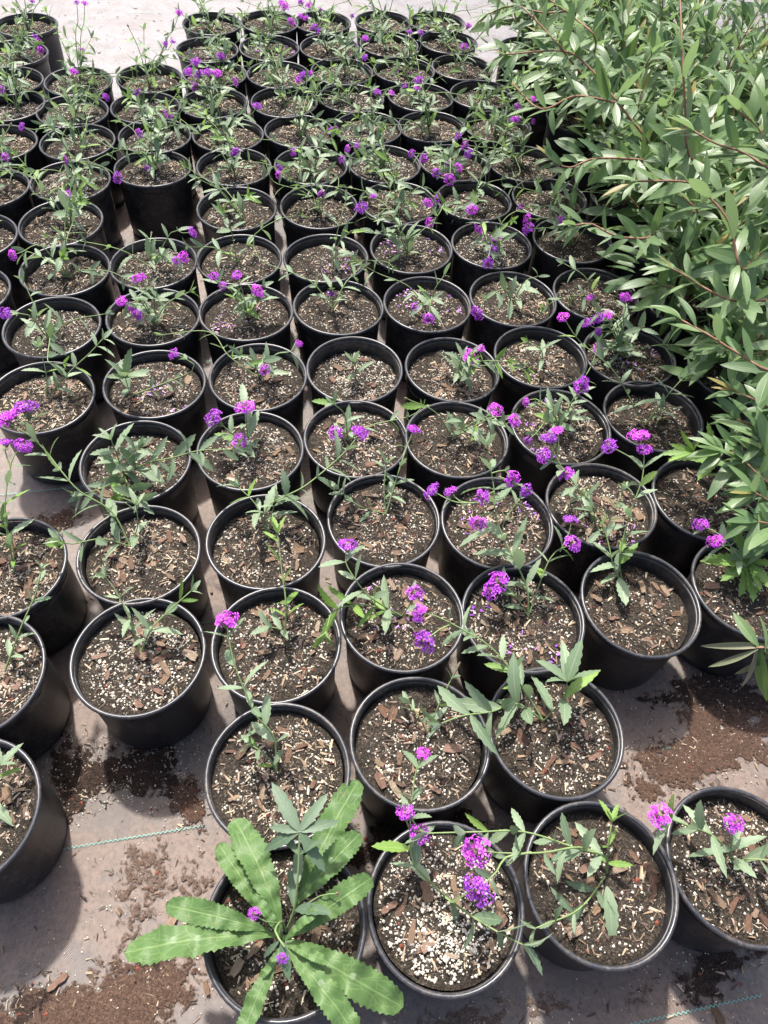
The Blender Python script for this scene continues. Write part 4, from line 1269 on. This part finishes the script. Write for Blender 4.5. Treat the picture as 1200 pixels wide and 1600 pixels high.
def build_shrub(key, x, y, H, S, nb, label):
    build_pot('shrub' + key, x, y, POT_UNDER[key], 'pots of the shrubs', 'dark' if key != 's1' else 'mix', 0.035, 0)
    base = Vector((x, y, SOILTOP['shrub' + key] - 0.008))
    p = Plant('leafy_shrub', base, label, 'shrub', 'potted shrubs on the right', 'sh' + key)
    r = p.r
    H *= 0.90
    tz = HP + H - base.z
    for b in range(nb):
        a = b * 2.4 + r.uniform(-.4, .4)
        f = (b + 0.5) / nb
        rad = S * math.sqrt(f) * r.uniform(0.8, 1.25)
        top = tz * (1.0 - 0.45 * f) * r.uniform(0.85, 1.08)
        tip = base + Vector((rad * math.cos(a), rad * math.sin(a), top))
        m1 = base + Vector((rad * .15 * math.cos(a), rad * .15 * math.sin(a), top * .35))
        m2 = base + Vector((rad * .55 * math.cos(a), rad * .55 * math.sin(a), top * .75))
        path = p.stem([base, m1, m2, tip], 0.0040, 0.0016, M_TWIG, 'branch', 5, 0.02)
        if p.nleaf < 240:
            branch_leaves(p, path, 0.112, 0.0185, 0.22)
    SHRUB_OBJ[key] = p
    # inner foliage: the leaves behind the first layer, too crowded to tell apart
    V, UV, Fc = [], [], []
    src = SHRUB[2]
    lv = np.array([v.co[:] for v in src.vertices])
    luv = np.zeros((len(lv), 2))
    for l, u in zip(src.loops, src.uv_layers[0].data):
        luv[l.vertex_index] = u.uv[:]
    lf = [tuple(q.vertices) for q in src.polygons]
    for q in range(45):
        a, f = r.uniform(0, 6.28), math.sqrt(r.random())
        zz = tz * (0.25 + 0.6 * r.random()) * (1 - .35 * f)
        c = Vector((S * .85 * f * math.cos(a), S * .85 * f * math.sin(a), zz))
        d = Vector((math.cos(a) + r.gauss(0, .5), math.sin(a) + r.gauss(0, .5), r.gauss(.15, .4)))
        m = leaf_matrix(c, d, Vector((r.gauss(0, .4), r.gauss(0, .4), 1)), 0.120 * r.uniform(.7, 1.1), 1.0)
        o = len(V)
        mm = np.array(m)
        V += (lv @ mm[:3, :3].T + mm[:3, 3]).tolist()
        UV += luv.tolist()
        Fc += [tuple(i + o for i in fc) for fc in lf]
    io = new_obj('inner_foliage', make_mesh('inner_foliage', V, Fc, M_SHRUB, True, None, UV), p.root)
    io['kind'] = 'stuff'
    return p
for s in SHRUBS:
    build_shrub(*s)

# branches that stand out in the picture: (owner, points, leaf length, spacing)
BR = [
 ('s5', [(1012, 222, .22), (965, 160, .30), (920, 105, .35), (880, 80, .38), (790, 85, .38)], .085, .020),
 ('s5', [(880, 80, .38), (850, 45, .42), (815, 10, .45)], .085, .018),
 ('s4', [(1000, 250, .26), (930, 248, .30), (890, 262, .30), (862, 250, .31)], .075, .016),
 ('s10', [(1076, 240, .36), (1070, 160, .46), (1066, 80, .54), (1062, -20, .62)], .088, .020),
 ('s9', [(1158, 420, .32), (1140, 350, .38), (1110, 310, .41), (1075, 285, .43), (995, 283, .42)], .092, .019),
 ('s12', [(1215, 275, .44), (1165, 240, .47), (1120, 225, .48), (1085, 205, .49)], .088, .017),
 ('s12', [(1215, 260, .46), (1185, 200, .50), (1155, 175, .52), (1140, 150, .53)], .088, .016),
 ('s3', [(1010, 372, .22), (960, 368, .24), (925, 350, .25), (900, 352, .25)], .07, .015),
 ('s8', [(1215, 580, .24), (1150, 550, .25), (1110, 525, .26), (1065, 500, .26)], .085, .018),
 ('s8', [(1150, 470, .26), (1110, 455, .28), (1070, 430, .28), (1050, 420, .29)], .085, .018),
 ('s1', [(1215, 640, .16), (1180, 625, .17), (1150, 612, .17)], .085, .014),
 ('s3', [(1090, 330, .28), (1060, 300, .31), (1040, 262, .34)], .08, .016),
 ('s6', [(960, 160, .32), (900, 150, .34), (845, 170, .32), (800, 130, .33)], .08, .017),
 ('s7', [(900, 20, .36), (850, 20, .37), (800, 10, .36), (762, 22, .35)], .08, .017),
 ('s6', [(930, 60, .38), (900, 30, .40), (860, 0, .42)], .08, .017),
]
for key, pts, L, sp_ in BR:
    p = SHRUB_OBJ[key]
    W3 = P3([(a_, b_, h_ + 0.055) for a_, b_, h_ in pts])
    root = p.b + Vector((0, 0, 0.06))
    path = p.stem([p.b.copy(), root.lerp(W3[0], .5)] + W3 if False else [root.lerp(W3[0], .15), root.lerp(W3[0], .55) + Vector((0, 0, .03))] + W3, 0.0050, 0.0020, M_TWIG, 'branch', 6, 0.016)
    n0 = int(len(path) * 0.3)
    branch_leaves(p, path[n0:], L * 1.2, sp_ * 1.05, 0.05)

# nearest sprig: pale leaves hanging in from the right edge over the open row
def build_sprigs():
    b = Vector((*grid(4.1, 2.35), 0.0))
    build_pot('shrub_near', b.x, b.y, 'black pot at the right edge under the nearest pale leaved sprig', 'pots of the shrubs', 'dark', 0.03, 1)
    base = Vector((b.x, b.y, SOILTOP['shrub_near'] - 0.008))
    p = Plant('leafy_shrub', base, 'nearest pale leaved shrub sprig at right edge above the jagged weed', 'shrub', 'potted shrubs on the right', 'sprig')
    for pts in ([(1215, 760, .12), (1192, 748, .16), (1165, 722, .18)], [(1215, 740, .14), (1200, 720, .17), (1190, 690, .19)], [(1225, 800, .10), (1205, 785, .13), (1180, 770, .15)],
                [(1225, 700, .12), (1190, 672, .16), (1150, 655, .18)], [(1230, 740, .12), (1180, 715, .15), (1130, 705, .16)], [(1235, 830, .09), (1210, 820, .12), (1185, 815, .13)]):
        W3 = P3(pts)
        path = p.stem([base, base.lerp(W3[0], .5) + Vector((0, 0, .03))] + W3, 0.0036, 0.0018, M_TWIG, 'branch', 6)
        branch_leaves(p, path[int(len(path) * .5):], .115, .020, .1)
        for k in range(3):
            e = W3[-1]
            p.leaf_to(e, e + Vector((p.r.uniform(-.07, -.01), p.r.uniform(-.07, .05), p.r.uniform(-.05, .03))), SHRUB, W=1.0)
    c = at(1182, 1012, .13)
    b2 = Vector((*grid(3.95, 0.95), 0.0))
    build_pot('shrub_dry', b2.x, b2.y, 'black pot beyond the right edge under the withering sprig', 'pots of the shrubs', 'dark', 0.03, 1)
    q = Plant('withering_sprig', Vector((b2.x, b2.y, SOILTOP['shrub_dry'] - .008)), 'withering brownish sprig of narrow drooping leaves hanging in at right edge', 'shrub', None, 'dry')
    q.stem([q.b, q.b.lerp(c, .5) + Vector((0, 0, .06)), at(1225, 1005, .13), c], 0.003, 0.0016, M_TWIG, 'branch', 6)
    for (ex, ey, h, pool) in ((1098, 1010, .11, DRY), (1108, 1046, .08, DRY), (1170, 1080, .05, DRY), (1190, 1102, .03, SHRUB), (1147, 958, .15, SHRUB),
                              (1215, 1065, .07, SHRUB), (1150, 1062, .05, DRY), (1205, 965, .16, SHRUB), (1222, 1030, .1, SHRUB)):
        o_ = Vector((q.r.uniform(0, .03), q.r.uniform(-.01, .01), 0))
        q.leaf_to(c + o_, at(ex, ey, h), pool, W=1.0, nrm=Vector((q.r.gauss(0, .6), q.r.gauss(-.4, .4), 1)))
build_sprigs()

# ------------------------------------------------------------------ spilled mix and litter on the mat
def spill(name, label, cen, rx, ry, rot, h, mat, seed, n_chip, n_perl, n_rock=4, cover=1.0):
    """a low ragged heap of mix lying on the mat"""
    V, Fc = [(0, 0, h)], []
    nr, ns = 9, 44
    rs = np.random.RandomState(seed)
    ph = rs.uniform(0, 6.28, 6)
    def edge(a):
        return 1 + 0.20 * math.sin(2 * a + ph[0]) + 0.16 * math.sin(3 * a + ph[1]) + 0.11 * math.sin(5 * a + ph[2]) + 0.08 * math.sin(9 * a + ph[3]) + 0.06 * math.sin(17 * a + ph[4])
    def zf(x, y, f):
        return max(0.0024, 0.0024 + h * (1 - f) ** 0.8 * (0.7 + 0.5 * vnoise(x * 40, y * 40, seed))) if f < 0.99 else -0.004
    for j in range(1, nr + 1):
        f = j / nr
        for k in range(ns):
            a = 6.2832 * k / ns
            x, y = rx * f * edge(a) * math.cos(a), ry * f * edge(a) * math.sin(a)
            V.append((x, y, zf(x, y, f)))
    Fc += [(0, 1 + k, 1 + (k + 1) % ns) for k in range(ns)]
    Fc += [(1 + j * ns + k, 1 + (j + 1) * ns + k, 1 + (j + 1) * ns + (k + 1) % ns, 1 + j * ns + (k + 1) % ns) for j in range(nr - 1) for k in range(ns)]
    loc = at(cen[0], cen[1], -HP)
    o = new_obj(name, make_mesh(name, V, Fc, mat, True, np.array([1.0] + [1 - j / nr for j in range(1, nr + 1) for k in range(ns)])[:, None] * cover * np.ones((1, 3))), None, Matrix.Translation(loc) @ Matrix.Rotation(rot, 4, 'Z'))
    o['kind'] = 'stuff'
    o['label'] = label
    o['category'] = 'soil'
    def pts(n, r):
        a, f = r.uniform(0, 6.283, n), np.sqrt(r.uniform(0, 1, n)) * 1.25
        e = np.array([edge(q) for q in a])
        x, y = rx * f * e * np.cos(a), ry * f * e * np.sin(a)
        return np.stack([x, y, [zf(u, v, min(g, .98)) for u, v, g in zip(x, y, f)]], 1)
    a = litter(pts, rs, n_chip, n_perl, TONES['mix'], (0.003, 0.016), n_rock, perl=(.0009, .0020))
    l = new_obj('spilled_litter', make_mesh('spilled_litter', a[0], a[1], M_LITTER, False, a[2]), o)
    l['kind'] = 'stuff'
    return o
spill('spilled_mix', 'dark spilled potting mix with white perlite below the silvery rimmed pot', (205, 1205), .13, .075, .3, .006, M_SPILL_DARK, 1, 330, 330, 10)
spill('spilled_mix', 'dark spilled mix along the left pots', (110, 1215), .045, .10, .2, .005, M_SPILL_DARK, 2, 150, 120)
spill('spilled_mix', 'small dark crumbs of mix beside the bark filled pot', (295, 1255), .04, .06, .3, .004, M_SPILL, 3, 90, 40)
spill('spilled_mix', 'brown dusty spilled mix right of the second row pots', (1110, 1170), .25, .095, .25, .005, M_SPILL, 4, 420, 240)
spill('spilled_mix', 'damp mix with pot shadow painted in, below the right edge pots', (1120, 1085), .17, .06, .25, .003, M_SPILL_DARK, 14, 160, 60)  # dark colour stands for damp and the pots' cast shadow together
spill('spilled_mix', 'brown dust and bark spilled at the lower left corner', (180, 1565), .20, .085, .3, .004, M_SPILL, 5, 420, 70)
spill('fine_dust', 'thin reddish dust over the open mat left of the weed', (235, 1400), .13, .10, .3, .0006, M_DUST, 15, 160, 30, cover=0.5)
spill('fine_dust', 'thin brown dust on the mat along the front edge', (760, 1590), .30, .03, .2, .0006, M_DUST, 16, 120, 40, cover=0.5)
spill('spilled_mix', 'ring of bark crumbs on the mat left of the pale weed', (245, 1490), .03, .05, -.6, .004, M_SPILL_DARK, 6, 90, 14)
spill('spilled_mix', 'brown mix spilled between the left pots in the fourth row', (85, 815), .07, .04, .2, .004, M_SPILL, 7, 120, 40)
spill('spilled_mix', 'damp dark mix under the right front pots', (1110, 1520), .12, .04, .2, .0035, M_SPILL_DARK, 8, 130, 40)
spill('spilled_mix', 'spilled mix between the first and second row pots', (640, 1310), .20, .05, .25, .0035, M_SPILL_DARK, 9, 160, 60)
spill('spilled_mix', 'bark crumbs on the mat at the far left edge', (45, 1570), .05, .03, .1, .004, M_SPILL_DARK, 10, 80, 10)

def mat_crumbs():
    """loose bark and perlite dotted over the bare mat"""
    def pts(n, r):
        x = r.uniform(-0.75, 0.85, n); y = r.uniform(-0.02, 1.3, n)
        return np.stack([x, y, np.full(n, .0022)], 1)
    rs = np.random.RandomState(77)
    a = litter(pts, rs, 2600, 900, TONES['mix'], (0.0025, 0.014), 20, perl=(.0008, .0018))
    o = new_obj('mat_crumbs', make_mesh('mat_crumbs', a[0], a[1], M_LITTER, False, a[2]))
    o['kind'] = 'stuff'; o['label'] = 'loose crumbs of bark and perlite scattered on the weed mat'; o['category'] = 'crumbs'
    def pts2(n, r):
        x = r.uniform(-2.0, 1.2, n); y = r.uniform(1.3, 4.2, n)
        return np.stack([x, y, np.full(n, .0022)], 1)
    a = litter(pts2, rs, 2600, 700, TONES['mix'], (0.004, 0.02), 20)
    o = new_obj('mat_crumbs', make_mesh('mat_crumbs', a[0], a[1], M_LITTER, False, a[2]))
    o['kind'] = 'stuff'; o['label'] = 'loose crumbs of bark scattered between the farther pots'; o['category'] = 'crumbs'
mat_crumbs()

# larger pieces of bark lying on the open mat
for (px, py, L, lab) in ((262, 1408 + 40, .045, 'long dark splinter of bark beside the tip of the weed leaf'), (90, 1535, .034, 'tan splinter of bark at lower left on the mat'),
                         (322, 1545, .022, 'small tan bark chip by the rim of the weed pot'), (1122, 1588, .026, 'reddish flat bark piece at the lower right edge'),
                         (60, 1590, .03, 'pale wood splinter at the bottom left corner'), (330, 922, .016, 'brown bark chip on the mat between the silvery rimmed pot and its neighbour')):
    q = at(px, py, -HP + 0.006)
    o = new_obj('bark_piece', CHIP_ME[rnd.randrange(8)], None, chip_matrix(q.x, q.y, 0.0052, L))
    o['label'] = lab
    o['category'] = 'bark'
    o['group'] = 'bark pieces on the mat'
